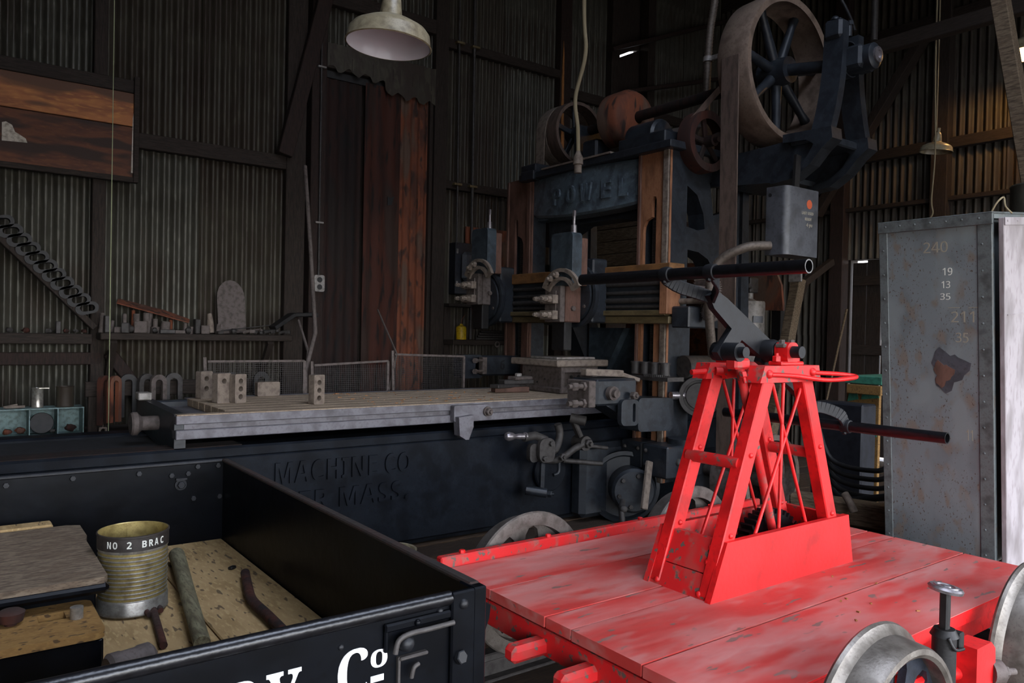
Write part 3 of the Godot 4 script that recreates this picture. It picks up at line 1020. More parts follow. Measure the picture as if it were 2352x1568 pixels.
	for q in [[1.84, 0.02], [1.77, 0.016], [1.71, 0.022], [1.66, 0.014]]:
		s = S()
		cyl(s, V(4.36, q[0], -6.25), V(4.36, q[0], -3.92), q[1], q[1], 12)
		part(rl, "feed_rod", s, M.iron)
	s = S()
	bb(s, V(4.31, 1.6, -3.95), V(4.46, 1.9, -3.87), 0.006)
	part(rl, "end_plate", s, M.primer)
	s = S()
	bb(s, V(4.36, 1.5, -3.87), V(4.56, 1.66, -3.7), 0.01)
	part(rl, "end_bracket", s, M.cast)
	s = S()
	plate(s, gear2d(0.12, 44, 0.012), V(4.5, 1.78, -3.66), V(0, 0, 1), V(0, 1, 0), 0.05, [circ(Vector2.ZERO, 0.02, 10)])
	cyl(s, V(4.38, 1.78, -3.66), V(4.62, 1.78, -3.66), 0.03)
	var ge = part(rl, "feed_gear", s, M.dusty_iron)
	s = S()
	plate(s, gear2d(0.075, 30, 0.012), V(4.5, 1.62, -3.62), V(0, 0, 1), V(0, 1, 0), 0.05)
	part(rl, "feed_gear", s, M.dusty_iron)
	s = S()
	bar(s, V(4.44, 1.86, -3.72), V(4.44, 1.87, -3.5), 0.02, 0.025, V(0, 1, 0))
	cyl(s, V(4.46, 1.7, -3.9), V(4.46, 1.7, -3.62), 0.022)
	part(rl, "handle_arm", s, M.dusty)

	rail_head(3.93, -4.63, 0.0, M.primer_dull)
	rail_head(4.0, -5.9, 0.16, M.dusty_iron)

	# side head on the near column
	s = S()
	bb(s, V(3.72, 0.93, -4.25), V(4.12, 1.12, -3.97), 0.015)
	var sh = part(planer, "side_head", s, M.cast)
	s = S()
	plate(s, rrect(Vector2(4.12, 0.85), Vector2(4.5, 1.1), 0.035), V(0, 0, -4.05), V(1, -0.03, 0), V(0, 1, 0), 0.2, [], true)
	part(sh, "head_cover", s, M.cast)
	s = S()
	plate(s, rrect(Vector2(3.93, 0.9), Vector2(4.11, 1.09), 0.04), V(0, 0, -3.955), V(1, -0.03, 0), V(0, 1, 0), 0.04, [slot(Vector2(4.06, 0.94), Vector2(4.06, 1.05), 0.014)], true)
	part(sh, "swivel_plate", s, M.cast)
	s = S()
	cyl(s, V(3.85, 1.02, -3.98), V(3.85, 1.02, -3.93), 0.05)
	cyl(s, V(3.85, 1.02, -3.93), V(3.85, 1.02, -3.9), 0.03)
	part(sh, "boss", s, M.dusty_iron)
	nuts(sh, "bolt", M.dusty_iron, [[V(4.04, 1.0, -3.935), V(0, 0, 1), 0.03, 0.04, 0.015]])
	s = S()
	bb(s, V(3.655, 0.92, -4.22), V(3.72, 1.11, -3.98), 0.006)
	for y in [0.95, 1.07]:
		cyl(s, V(3.66, y, -4.03), V(3.5, y, -4.03), 0.018, 0.018, 12)
		nut(s, V(3.58, y, -4.03), V(-1, 0, 0), 0.03, 0.05)
		nut(s, V(3.65, y, -4.03), V(-1, 0, 0), 0.034, 0.02)
	part(sh, "tool_clamp", s, M.dusty_iron)
	s = S()
	bar(s, V(3.72, 1.165, -4.12), V(4.08, 1.15, -4.1), 0.07, 0.05, V(0, 1, 0), 0.006)
	bar(s, V(4.08, 1.145, -4.1), V(4.22, 1.1, -4.05), 0.05, 0.03, V(0, 1, 0), 0.006)
	part(sh, "cutting_tool", s, M.dusty)
	s = S()
	plate(s, [Vector2(3.85, 0.93), Vector2(4.3, 0.9), Vector2(4.25, 0.8), Vector2(4.1, 0.8)], V(0, 0, -4.12), V(1, 0, 0), V(0, 1, 0), 0.2)
	bb(s, V(4.3, 0.8, -4.25), V(4.44, 0.9, -4.0), 0.01)
	part(sh, "saddle", s, M.cast)
	s = S()
	cyl(s, V(4.5, 0.98, -3.98), V(4.62, 0.98, -3.95), 0.03)
	cyl(s, V(4.6, 0.98, -3.95), V(4.7, 0.98, -3.93), 0.014)
	part(sh, "screw_end", s, M.bright_steel)
	# cluster of knurled collars above it
	s = S()
	for i in 4:
		cyl(s, V(4.36, 1.14, -4.22 + i * 0.1), V(4.36, 1.22, -4.22 + i * 0.1), 0.036, 0.036, 16)
		cyl(s, V(4.36, 1.22, -4.22 + i * 0.1), V(4.36, 1.235, -4.22 + i * 0.1), 0.042, 0.042, 16)
		part(sh, "collar", s, M.iron)
		s = S()
	plate(s, gear2d(0.1, 40, 0.01), V(4.36, 1.135, -4.0), V(1, 0, 0), V(0, 0, 1), 0.02)
	bb(s, V(4.28, 1.1, -4.3), V(4.46, 1.13, -3.82))
	part(sh, "gear_tray", s, M.iron)
	# hand wheel disc beside it
	s = S()
	lathe(s, [Vector2(0, 0.02), Vector2(0.1, 0.02), Vector2(0.105, 0.0), Vector2(0.12, 0.0), Vector2(0.125, 0.035), Vector2(0.155, 0.035), Vector2(0.16, 0.02), Vector2(0.16, -0.04), Vector2(0, -0.04)], V(4.68, 0.98, -3.85), V(-0.75, 0, 0.66), 36)
	part(planer, "index_disc", s, M.iron)
	s = S()
	cyl(s, V(4.6, 1.2, -3.95), V(5.1, 1.2, -3.9), 0.09)
	part(planer, "cross_shaft_boss", s, M.iron)
	# far side head
	s = S()
	bb(s, V(4.0, 1.02, -6.1), V(4.6, 1.21, -5.95), 0.015)
	plate(s, rrect(Vector2(3.86, 1.0), Vector2(4.1, 1.22), 0.04), V(0, 0, -6.02), V(1, 0, 0), V(0, 1, 0), 0.14, [], true)
	var sf = part(planer, "side_head", s, M.cast)
	s = S()
	bb(s, V(4.05, 1.04, -5.95), V(4.1, 1.2, -5.88), 0.004)
	for y in [1.07, 1.17]:
		cyl(s, V(4.08, y, -5.9), V(3.94, y, -5.84), 0.014, 0.014, 10)
		nut(s, V(3.95, y, -5.845), V(-0.9, 0, 0.4), 0.026, 0.03)
	part(sf, "tool_clamp", s, M.dusty_iron)
	fit_letters(sf, "painted_number", "6", V(4.3, 1.12, -5.949), V(1, 0, 0), V(0, 1, 0), 0.09, 0.05, 0.004, M.rubber)

	# lower bearing block of the near column
	s = S()
	bb(s, V(4.3, 0.42, -4.3), V(4.5, 0.62, -4.08), 0.01)
	bb(s, V(4.28, 0.38, -4.06), V(4.52, 0.62, -3.8), 0.012)
	bb(s, V(4.33, 0.34, -4.28), V(4.5, 0.44, -4.14), 0.006)
	cyl(s, V(4.56, 0.4, -3.88), V(4.56, 0.66, -3.88), 0.13, 0.13, 24)
	var lb = part(planer, "screw_bearing", s, M.cast)
	for q in [[0.57, -4.26], [0.57, -4.12], [0.57, -4.02], [0.46, -4.02]]:
		domes(lb, "bolt", M.iron, [[V(4.3 if q[1] < -4.07 else 4.28, q[0], q[1]), V(-1, 0, 0), 0.018, 0.016]])
	domes(lb, "bolt", M.iron, [[V(4.4, 0.5, -3.8), V(0, 0, 1), 0.03, 0.03]])

	# control levers on the bed's side
	s = S()
	lathe(s, [Vector2(0, 0), Vector2(0.022, 0.006), Vector2(0.032, 0.03), Vector2(0.026, 0.06), Vector2(0.016, 0.085), Vector2(0.02, 0.12), Vector2(0.022, 0.165), Vector2(0.028, 0.168), Vector2(0.028, 0.178), Vector2(0.02, 0.18)], V(3.09, 0.73, -4.2), V(1, -0.06, 0), 18)
	part(planer, "lever_grip", s, M.bright_steel, "polished steel ball grip")
	s = S()
	tube(s, [V(3.25, 0.71, -4.2), V(3.35, 0.72, -4.2), V(3.45, 0.68, -4.2)], 0.03, 10)
	plate(s, rrect(Vector2(3.36, 0.53), Vector2(3.5, 0.7), 0.05), V(0, 0, -4.17), V(1, 0, 0), V(0, 1, 0), 0.03)
	plate(s, rrect(Vector2(3.31, 0.53), Vector2(3.39, 0.66), 0.035), V(0, 0, -4.22), V(1, 0, 0), V(0, 1, 0), 0.04)
	tube(s, smooth_path([V(3.42, 0.6, -4.2), V(3.55, 0.6, -4.22), V(3.62, 0.7, -4.25), V(3.6, 0.78, -4.25)]), 0.028, 10)
	tube(s, smooth_path([V(3.4, 0.55, -4.25), V(3.6, 0.52, -4.25), V(3.75, 0.6, -4.22), V(3.83, 0.63, -4.2)]), 0.026, 10)
	nut(s, V(3.6, 0.55, -4.2), V(0, 0, 1), 0.03, 0.03, 0.01)
	nut(s, V(3.46, 0.66, -4.155), V(0, 0, 1), 0.02)
	nut(s, V(3.4, 0.56, -4.155), V(0, 0, 1), 0.02)
	part(planer, "shift_lever", s, M.iron)
	s = S()
	cyl(s, V(3.72, 0.82, -4.25), V(3.8, 0.8, -4.17), 0.036)
	cyl(s, V(3.79, 0.802, -4.18), V(3.8, 0.799, -4.168), 0.024)
	bar(s, V(3.74, 0.8, -4.24), V(3.83, 0.64, -4.24), 0.04, 0.05, V(0, 0, 1), 0.008)
	cyl(s, V(3.83, 0.63, -4.3), V(3.83, 0.63, -4.19), 0.055)
	nut(s, V(3.84, 0.63, -4.19), V(0, 0, 1), 0.036, 0.03, 0.02)
	cyl(s, V(3.86, 0.61, -4.22), V(4.05, 0.58, -4.2), 0.015)
	cyl(s, V(3.7, 0.5, -4.3), V(4.02, 0.46, -4.22), 0.018)
	part(planer, "crank_arm", s, M.iron)
	s = S()
	bar(s, V(3.505, 0.53, -4.3), V(3.5, 0.28, -4.3), 0.035, 0.02, V(0, 0, 1))
	cyl(s, V(3.38, 0.31, -4.33), V(3.5, 0.29, -4.24), 0.034)
	nut(s, V(3.51, 0.285, -4.235), V(0.6, 0, 0.8), 0.026, 0.03, 0.015)
	tube(s, smooth_path([V(3.66, 0.52, -4.3), V(3.66, 0.42, -4.3), V(3.61, 0.4, -4.3)]), 0.014, 8)
	part(planer, "stop_rod", s, M.cast)
	s = S()
	lathe(s, [Vector2(0, 0.04), Vector2(0.14, 0.04), Vector2(0.15, 0.03), Vector2(0.15, 0.0)], V(3.68, 0.4, -4.45), V(0, 0, 1), 28)
	part(planer, "inspection_cover", s, M.bed)

func build_planer_top():
	var s = S()
	# flat top beam tying the housings
	bb(s, V(4.4, 2.87, -5.85), V(5.4, 2.93, -3.95), 0.006)
	bb(s, V(4.38, 2.86, -5.8), V(4.46, 2.95, -5.6), 0.008)
	var tbm = part(planer, "top_plate", s, M.cast)
	s = S()
	bb(s, V(4.42, 2.93, -5.85), V(4.6, 3.02, -5.62), 0.01)
	part(tbm, "bearing_foot", s, M.cast)
	s = S()
	bb(s, V(4.5, 2.93, -4.62), V(4.85, 3.05, -4.1), 0.01)
	lathe(s, [Vector2(0, -0.16), Vector2(0.12, -0.16), Vector2(0.14, -0.14), Vector2(0.14, 0.14), Vector2(0.12, 0.16), Vector2(0, 0.16)], V(4.66, 3.05, -4.42), V(0, 0, 1), 24)
	part(tbm, "bearing_foot", s, M.cast)
	# dusty ledge along the front of the top plate
	s = S()
	bb(s, V(4.392, 2.93, -5.5), V(4.44, 2.945, -4.6))
	part(tbm, "dust_ledge", s, M.dusty)
	# countershaft across the top with its drum guard and pulleys
	s = S()
	cyl(s, V(4.9, 3.36, -5.6), V(4.9, 3.36, -3.7), 0.045)
	var cs = part(planer, "countershaft", s, M.rust_dim)
	s = S()
	lathe(s, [Vector2(0.05, 0.2), Vector2(0.17, 0.2), Vector2(0.23, 0.17), Vector2(0.26, 0.12), Vector2(0.26, -0.06), Vector2(0.24, -0.08), Vector2(0.24, 0.1), Vector2(0.1, 0.16)], V(4.9, 3.35, -4.98), V(0, 0, 1), 36)
	part(cs, "drum_guard", s, M.rust)
	s = S()
	lathe(s, [Vector2(0.26, 0.12), Vector2(0.264, 0.12), Vector2(0.264, -0.07), Vector2(0.26, -0.07)], V(4.9, 3.35, -4.98), V(0, 0, 1), 18, 1.2, 3.4)
	part(cs, "guard_rim", s, M.dusty)
	for q in [[-5.78, 0.3, "dusty"], [-5.62, 0.3, "belt_leather"]]:
		s = S()
		lathe(s, [Vector2(0.27, 0.07), Vector2(0.3, 0.07), Vector2(0.304, 0.0), Vector2(0.3, -0.07), Vector2(0.27, -0.07), Vector2(0.27, 0.07)], V(4.9, 3.36, q[0]), V(0, 0, 1), 40)
		var pl = part(cs, "belt_pulley", s, M[q[2]])
	s = S()
	for i in 5:
		var a = TAU * i / 5 + 0.4
		bar(s, V(4.9, 3.36, -5.62), V(4.9, 3.36, -5.62) + V(cos(a), sin(a), 0) * 0.28, 0.05, 0.03, V(0, 0, 1), 0.006)
	cyl(s, V(4.9, 3.36, -5.7), V(4.9, 3.36, -5.5), 0.07)
	part(cs, "pulley_spokes", s, M.cast)
	s = S()
	bb(s, V(4.75, 2.93, -5.48), V(5.05, 3.4, -5.4), 0.02)
	bb(s, V(4.7, 2.93, -5.3), V(5.1, 3.2, -5.1), 0.02)
	part(cs, "shaft_hanger", s, M.cast)
	# belt coming off the first pulley
	s = S()
	bb(s, V(4.595, 2.95, -5.84), V(4.602, 3.36, -5.72))
	part(cs, "belt_run", s, M.dusty)
	# electric motor with the small spoked pulley
	s = S()
	lathe(s, [Vector2(0, -0.3), Vector2(0.1, -0.3), Vector2(0.16, -0.26), Vector2(0.18, -0.2), Vector2(0.18, 0.1), Vector2(0.14, 0.16), Vector2(0.06, 0.18), Vector2(0, 0.18)], V(5.0, 3.02, -4.25), V(0, 0, 1), 28)
	bb(s, V(4.85, 2.8, -4.45), V(5.15, 2.88, -4.0), 0.008)
	var mo = part(planer, "drive_motor", s, M.dusty_iron)
	s = S()
	lathe(s, [Vector2(0.175, 0.06), Vector2(0.19, 0.065), Vector2(0.236, 0.065), Vector2(0.242, 0.05), Vector2(0.242, -0.06), Vector2(0.215, -0.065), Vector2(0.21, 0.05), Vector2(0.175, 0.06)], V(4.8, 2.965, -3.97), V(0, 0, 1), 40)
	var sp = part(planer, "motor_pulley", s, M.rust_dark)
	s = S()
	for i in 5:
		var a = TAU * i / 5 + 0.5
		var e = V(cos(a), sin(a), 0)
		bar(s, V(4.8, 2.965, -3.95) + e * 0.03, V(4.8, 2.965, -3.95) + e * 0.22, 0.045, 0.03, V(0, 0, 1), 0.008)
	cyl(s, V(4.8, 2.965, -4.1), V(4.8, 2.965, -3.86), 0.045)
	cyl(s, V(4.8, 2.965, -3.86), V(4.8, 2.965, -3.82), 0.022)
	part(sp, "spoke", s, M.rust_dim)
	# bracket beams that carry the outboard bearing of the flywheel
	for x in [5.0, 5.48]:
		s = S()
		plate(s, [Vector2(-4.2, 2.66), Vector2(-4.2, 2.86), Vector2(-3.5, 2.88), Vector2(-3.2, 2.9), Vector2(-2.98, 2.9), Vector2(-2.97, 2.84), Vector2(-3.05, 2.8), Vector2(-3.12, 2.7), Vector2(-3.25, 2.62), Vector2(-3.45, 2.6)], V(x, 0, 0), V(0, 0, 1), V(0, 1, 0), 0.05)
		plate(s, [Vector2(-3.35, 2.87), Vector2(-3.35, 2.93), Vector2(-2.97, 2.92), Vector2(-2.96, 2.84), Vector2(-3.04, 2.78), Vector2(-3.13, 2.68), Vector2(-3.26, 2.6), Vector2(-3.45, 2.58), Vector2(-3.45, 2.62), Vector2(-3.28, 2.65), Vector2(-3.16, 2.73), Vector2(-3.1, 2.82), Vector2(-3.16, 2.86)], V(x, 0, 0), V(0, 0, 1), V(0, 1, 0), 0.13)
		part(planer, "bracket_beam", s, M.cast)
	s = S()
	bb(s, V(4.95, 2.84, -3.3), V(5.52, 2.9, -3.05), 0.01)
	bb(s, V(5.0, 2.62, -3.9), V(5.48, 2.66, -3.4))
	var bt = part(planer, "bracket_tie", s, M.cast)
	# bearing stand: two curved legs and a capped bearing
	for x in [-1.0, 1.0]:
		s = S()
		var pts = []
		for k in 9:
			var t = k / 8.0
			pts.append(Vector2(5.22 + x * (0.1 + 0.13 * pow(1.0 - t, 2.2)), 2.92 + t * 0.72))
		var poly = []
		for p in pts:
			poly.append(p + Vector2(0.035, 0))
		pts.reverse()
		for p in pts:
			poly.append(p - Vector2(0.035, 0))
		plate(s, poly, V(0, 0, -3.06), V(1, 0, 0), V(0, 1, 0), 0.15, [], true)
		if x < 0:
			bb(s, V(5.06, 3.58, -3.13), V(5.18, 3.72, -2.99), 0.02)
			dome(s, V(5.1, 3.72, -3.06), V(0, 1, 0), 0.03, 0.03)
		part(planer, "stand_leg", s, M.cast)
	s = S()
	lathe(s, [Vector2(0, 0.2), Vector2(0.07, 0.2), Vector2(0.09, 0.185), Vector2(0.09, -0.16), Vector2(0.0, -0.16)], V(5.24, 3.44, -3.02), V(0, 0, 1), 24)
	bb(s, V(5.13, 3.36, -3.1), V(5.35, 3.52, -2.88), 0.02)
	lathe(s, [Vector2(0.12, -0.05), Vector2(0.13, -0.05), Vector2(0.13, 0.05), Vector2(0.12, 0.05)], V(5.24, 3.46, -3.06), V(0, 0, 1), 30)
	cyl(s, V(5.22, 3.62, -3.02), V(5.22, 3.72, -3.02), 0.02)
	nut(s, V(5.22, 3.7, -3.02), V(0, 1, 0), 0.03, 0.03)
	var be = part(planer, "shaft_bearing", s, M.cast)
	s = S()
	lathe(s, [Vector2(0, 0.0), Vector2(0.055, 0.0), Vector2(0.055, 0.015), Vector2(0.03, 0.02), Vector2(0.028, 0.01), Vector2(0, 0.01)], V(5.24, 3.44, -2.82), V(0, 0, 1), 20)
	part(be, "bearing_cap", s, M.bright_steel)
	# flywheel pulley: flat rim, hub, eight tapered spokes
	var wc = V(5.2, 3.5, -3.6)
	s = S()
	lathe(s, [Vector2(0.5, 0.13), Vector2(0.55, 0.135), Vector2(0.562, 0.12), Vector2(0.568, 0.0), Vector2(0.562, -0.12), Vector2(0.55, -0.135), Vector2(0.5, -0.13), Vector2(0.515, -0.05), Vector2(0.505, 0.0), Vector2(0.515, 0.1), Vector2(0.5, 0.13)], wc, V(0, 0, 1), 64)
	var fw = part(planer, "flywheel", s, M.dusty_rim)
	s = S()
	lathe(s, [Vector2(0, -0.12), Vector2(0.1, -0.12), Vector2(0.11, 0.0), Vector2(0.1, 0.12), Vector2(0, 0.12)], wc, V(0, 0, 1), 24)
	cyl(s, wc + V(0, 0, 0.1), V(5.24, 3.44, -3.1), 0.045)
	part(fw, "hub", s, M.cast)
	for i in 7:
		s = S()
		var a = TAU * i / 7 + 0.25
		var e = V(cos(a), sin(a), 0)
		var pts = []
		var rs = []
		for k in 6:
			pts.append(wc + e * lerp(0.08, 0.515, k / 5.0))
			rs.append(lerp(0.042, 0.028, k / 5.0) + (0.012 if k == 5 else 0.0))
		tube(s, pts, rs, 10, false)
		part(fw, "spoke", s, M.cast)
	# its flat belt runs down to the floor shaft
	s = S()
	var bx0 = 4.625
	plate(s, [Vector2(bx0, 3.5), Vector2(bx0 + 0.012, 3.5), Vector2(bx0 + 0.062, 0.3), Vector2(bx0 + 0.05, 0.3)], V(0, 0, -3.6), V(1, 0, 0), V(0, 1, 0), 0.15)
	part(planer, "drive_belt", s, M.belt_leather)
	s = S()
	lathe(s, [Vector2(0.2, 0.12), Vector2(0.33, 0.12), Vector2(0.34, 0.1), Vector2(0.34, -0.12), Vector2(0.2, -0.12)], V(5.0, 0.36, -3.6), V(0, 0, 1), 40)
	cyl(s, V(5.0, 0.36, -4.1), V(5.0, 0.36, -3.3), 0.05)
	part(planer, "floor_pulley", s, M.dusty_iron)
	s = S()
	lathe(s, [Vector2(0.29, 0.05), Vector2(0.33, 0.05), Vector2(0.335, 0.0), Vector2(0.33, -0.05), Vector2(0.29, -0.05), Vector2(0.29, 0.05)], V(4.9, 0.4, -3.38), V(0, 0, 1), 40)
	part(planer, "belt_guard_ring", s, M.dusty)
	# thin belt from the motor pulley up to the flywheel shaft
	s = S()
	bar(s, V(4.62, 3.08, -3.97), V(4.9, 3.5, -3.75), 0.05, 0.006, V(0, 0, 1))
	part(planer, "motor_belt", s, M.belt_leather)

# ---------------------------------------------------------------- the red pump handcar
func rail_wheel(car, cx, zf, out, m):
	# flange at zf, tread towards `out` (+1 or -1 along z)
	var c = V(cx, 0.39, zf)
	var d = V(0, 0, out)
	var s = S()
	lathe(s, [Vector2(0.245, 0.0), Vector2(0.285, -0.004), Vector2(0.297, 0.0), Vector2(0.302, 0.008), Vector2(0.298, 0.018), Vector2(0.284, 0.026), Vector2(0.274, 0.036), Vector2(0.268, 0.1), Vector2(0.262, 0.112), Vector2(0.248, 0.115), Vector2(0.238, 0.108), Vector2(0.245, 0.0)], c, d, 56)
	var w = part(car, "wheel", s, m)
	s = S()
	var holes = []
	for i in 9:
		var a = TAU * i / 9
		var h = []
		for k in 12:
			var t = TAU * k / 12
			h.append(Vector2.from_angle(a + 0.21 * sin(t)) * (0.156 + 0.076 * cos(t)))
		holes.append(h)
	plate(s, circ(Vector2.ZERO, 0.25, 45), c + d * 0.055, V(1, 0, 0), V(0, 1, 0), 0.022, holes)
	part(w, "spoked_web", s, M.wheel_blue if out > 0 else m)
	s = S()
	lathe(s, [Vector2(0, 0.14), Vector2(0.03, 0.14), Vector2(0.034, 0.13), Vector2(0.034, 0.11), Vector2(0.06, 0.1), Vector2(0.068, 0.06), Vector2(0.06, 0.0), Vector2(0, 0.0)], c, d, 24)
	part(w, "hub", s, M.iron)

func pipe(s, a, b, r, wall = 0.004):
	var L = a.distance_to(b)
	lathe(s, [Vector2(r, 0), Vector2(r, L), Vector2(r - wall, L), Vector2(r - wall, 0), Vector2(r, 0)], a, b - a, 24)

func build_handcar():
	var car = thing("handcar", "bright red wooden pump handcar with tower, black handles and steel wheels", "handcar", V(2.51, 0.09, -1.78))
	var s
	# deck planks
	var edges = [-2.444, -2.154, -1.853, -1.73, -1.435, -1.117]
	for i in 5:
		s = S()
		bb(s, V(1.531 + rng.randf_range(-0.006, 0.006), 0.517, edges[i] + 0.004), V(3.482 + rng.randf_range(-0.005, 0.005), 0.55 + (0.001 if i % 2 else 0.0), edges[i + 1] - 0.004))
		part(car, "deck_plank", s, M.deck if i % 2 == 0 else M.deck_b)
	# raised strip along the far edge
	s = S()
	bb(s, V(1.515, 0.5, -2.485), V(3.49, 0.59, -2.447), 0.005)
	var strip = part(car, "edge_strip", s, M.red_worn)
	for x in [1.62, 2.05, 2.6, 3.1]:
		nuts(strip, "bolt", M.red, [[V(x, 0.59, -2.466), V(0, 1, 0), 0.012, 0.012]])
	# sills and end beams below
	for z in [-2.36, -1.16]:
		s = S()
		bb(s, V(1.56, 0.44, z - 0.03), V(3.46, 0.516, z + 0.03), 0.005)
		part(car, "side_sill", s, M.red)
	for x in [1.575, 3.44]:
		s = S()
		bb(s, V(x - 0.025, 0.415, -2.42), V(x + 0.025, 0.5, -1.14), 0.004)
		part(car, "end_beam", s, M.red_worn)
	s = S()
	bb(s, V(1.56, 0.505, -1.135), V(3.47, 0.548, -1.118), 0.003)
	part(car, "side_board", s, M.red)
	# lifting poles
	for z in [-1.89, -1.655]:
		for e in [[1.42, 1.75], [3.28, 3.6]]:
			s = S()
			bb(s, V(e[0], 0.418, z - 0.03), V(e[1], 0.472, z + 0.03), 0.014)
			part(car, "lifting_pole", s, M.red_worn)
	# wheels and axles
	for x in [2.0, 3.03]:
		rail_wheel(car, x, -2.51, -1, M.wheel_dull)
		rail_wheel(car, x, -1.05, 1, M.wheel_steel)
		s = S()
		cyl(s, V(x, 0.39, -2.55), V(x, 0.39, -1.0), 0.026)
		part(car, "axle", s, M.iron_dark)
		for z in [-2.3, -1.24]:
			s = S()
			bb(s, V(x - 0.06, 0.34, z - 0.04), V(x + 0.06, 0.45, z + 0.04), 0.01)
			part(car, "axle_box", s, M.red_worn)
	# red uprights with bolts beside the near wheels
	s = S()
	plate(s, [Vector2(2.5, 0.26), Vector2(2.6, 0.26), Vector2(2.64, 0.36), Vector2(2.63, 0.5), Vector2(2.6, 0.525), Vector2(2.5, 0.525)], V(0, 0, -1.02), V(1, 0, 0), V(0, 1, 0), 0.07)
	var up = part(car, "brake_hanger", s, M.red)
	s = S()
	cyl(s, V(2.63, 0.42, -1.0), V(2.66, 0.42, -0.98), 0.036)
	nut(s, V(2.65, 0.42, -0.985), V(1, 0, 0.6), 0.024, 0.03, 0.03)
	part(up, "bolt", s, M.dusty_iron)
	s = S()
	bb(s, V(2.13, 0.44, -1.05), V(2.2, 0.52, -0.99), 0.008)
	bb(s, V(2.2, 0.38, -1.03), V(2.28, 0.46, -0.97), 0.008)
	cyl(s, V(2.34, 0.45, -1.08), V(2.52, 0.43, -1.04), 0.02)
	part(car, "brake_block", s, M.red)
	s = S()
	bb(s, V(2.72, 0.24, -1.16), V(2.9, 0.37, -1.13), 0.004)
	part(car, "guard_plate", s, M.canister)
	# brake pedal: ribbed disc on a stem in a black socket
	s = S()
	lathe(s, [Vector2(0, 0.012), Vector2(0.012, 0.012), Vector2(0.014, 0.009), Vector2(0.022, 0.009), Vector2(0.024, 0.012), Vector2(0.032, 0.012), Vector2(0.034, 0.009), Vector2(0.042, 0.01), Vector2(0.047, 0.004), Vector2(0.045, -0.004), Vector2(0, -0.006)], V(2.315, 0.736, -1.0), V(0.12, 1, 0.08), 32)
	var pd = part(car, "brake_pedal", s, M.bright_steel)
	s = S()
	bb(s, V(2.303, 0.58, -1.012), V(2.327, 0.734, -0.988), 0.004)
	part(pd, "stem", s, M.iron_dark)
	s = S()
	cyl(s, V(2.315, 0.4, -1.0), V(2.315, 0.605, -1.0), 0.032, 0.032, 20)
	cyl(s, V(2.315, 0.605, -1.0), V(2.315, 0.625, -1.0), 0.038, 0.028, 20)
	bb(s, V(2.335, 0.57, -0.99), V(2.362, 0.615, -0.965), 0.003)
	tube(s, smooth_path([V(2.285, 0.61, -0.975), V(2.295, 0.58, -0.962), V(2.35, 0.57, -0.962)]), 0.005, 6)
	part(car, "pedal_socket", s, M.iron_dark)

	# tower base: sloping end boards, upright side boards
	for z in [-1.645, -1.925]:
		s = S()
		plate(s, [Vector2(2.065, 0.55), Vector2(2.955, 0.55), Vector2(2.915, 0.745), Vector2(2.15, 0.745)], V(0, 0, z), V(1, 0, 0), V(0, 1, 0), 0.024)
		part(car, "base_board", s, M.red if z > -1.8 else M.red_worn)
	for sd in [-1.0, 1.0]:
		for k in [[0.55, 0.628], [0.632, 0.742]]:
			s = S()
			var f = func(y): return 2.51 + sd * (0.435 - (y - 0.55) * (0.42 if sd < 0 else 0.22))
			plate(s, [Vector2(f.call(k[0]), k[0]), Vector2(f.call(k[1]), k[1]), Vector2(f.call(k[1]) - sd * 0.022, k[1]), Vector2(f.call(k[0]) - sd * 0.022, k[0])], V(0, 0, -1.785), V(1, 0, 0), V(0, 1, 0), 0.255)
			var eb = part(car, "end_board", s, M.red_worn)
			for z in [-1.885, -1.695]:
				var y = k[0] + (0.015 if k[0] < 0.6 else 0.035)
				domes(eb, "bolt_head", M.red, [[V(f.call(y), y, z), V(sd, 0.3, 0), 0.011, 0.009]])
				if k[0] > 0.6:
					domes(eb, "bolt_head", M.red, [[V(f.call(0.715), 0.715, z), V(sd, 0.3, 0), 0.011, 0.009]])
	# legs
	for z in [-1.672, -1.897]:
		for sd in [-1.0, 1.0]:
			s = S()
			var top = V(2.505 + sd * 0.118, 1.3, z)
			var bot = V(2.505 + sd * (0.4 if sd < 0 else 0.385), 0.55, z)
			bar(s, top, bot, 0.062, 0.05, V(0, 0, 1), 0.004)
			var lg = part(car, "tower_leg", s, M.red)
			for t in [0.36, 0.72]:
				domes(lg, "bolt_head", M.red, [[top.lerp(bot, t) + V(0, 0, 0.026), V(0, 0, 1), 0.01, 0.008]])
	# round spreaders between the legs
	for q in [[2.255, 1.0], [2.73, 1.0], [2.4, 1.315]]:
		s = S()
		cyl(s, V(q[0], q[1], -1.9), V(q[0], q[1], -1.67), 0.022)
		part(car, "spreader_bar", s, M.red_worn)
	# top beams
	for z in [-1.665, -1.905]:
		s = S()
		plate(s, [Vector2(2.31, 1.285), Vector2(2.69, 1.285), Vector2(2.675, 1.345), Vector2(2.335, 1.345)], V(0, 0, z), V(1, 0, 0), V(0, 1, 0), 0.065)
		var tb = part(car, "top_beam", s, M.red_worn)
		s = S()
		bb(s, V(2.44, 1.345, z - 0.03), V(2.58, 1.36, z + 0.03), 0.004)
		plate(s, rrect(Vector2(2.475, 1.35), Vector2(2.545, 1.43), 0.025), V(0, 0, z), V(1, 0, 0), V(0, 1, 0), 0.055)
		nut(s, V(2.45, 1.36, z), V(0, 1, 0), 0.016, 0.02, 0.01)
		nut(s, V(2.57, 1.36, z), V(0, 1, 0), 0.016, 0.02, 0.01)
		part(tb, "pillow_block", s, M.red)
		s = S()
		bb(s, V(2.465, 1.41, z - 0.02), V(2.555, 1.425, z + 0.02), 0.004)
		nut(s, V(2.48, 1.425, z), V(0, 1, 0), 0.012, 0.014)
		nut(s, V(2.54, 1.425, z), V(0, 1, 0), 0.012, 0.014)
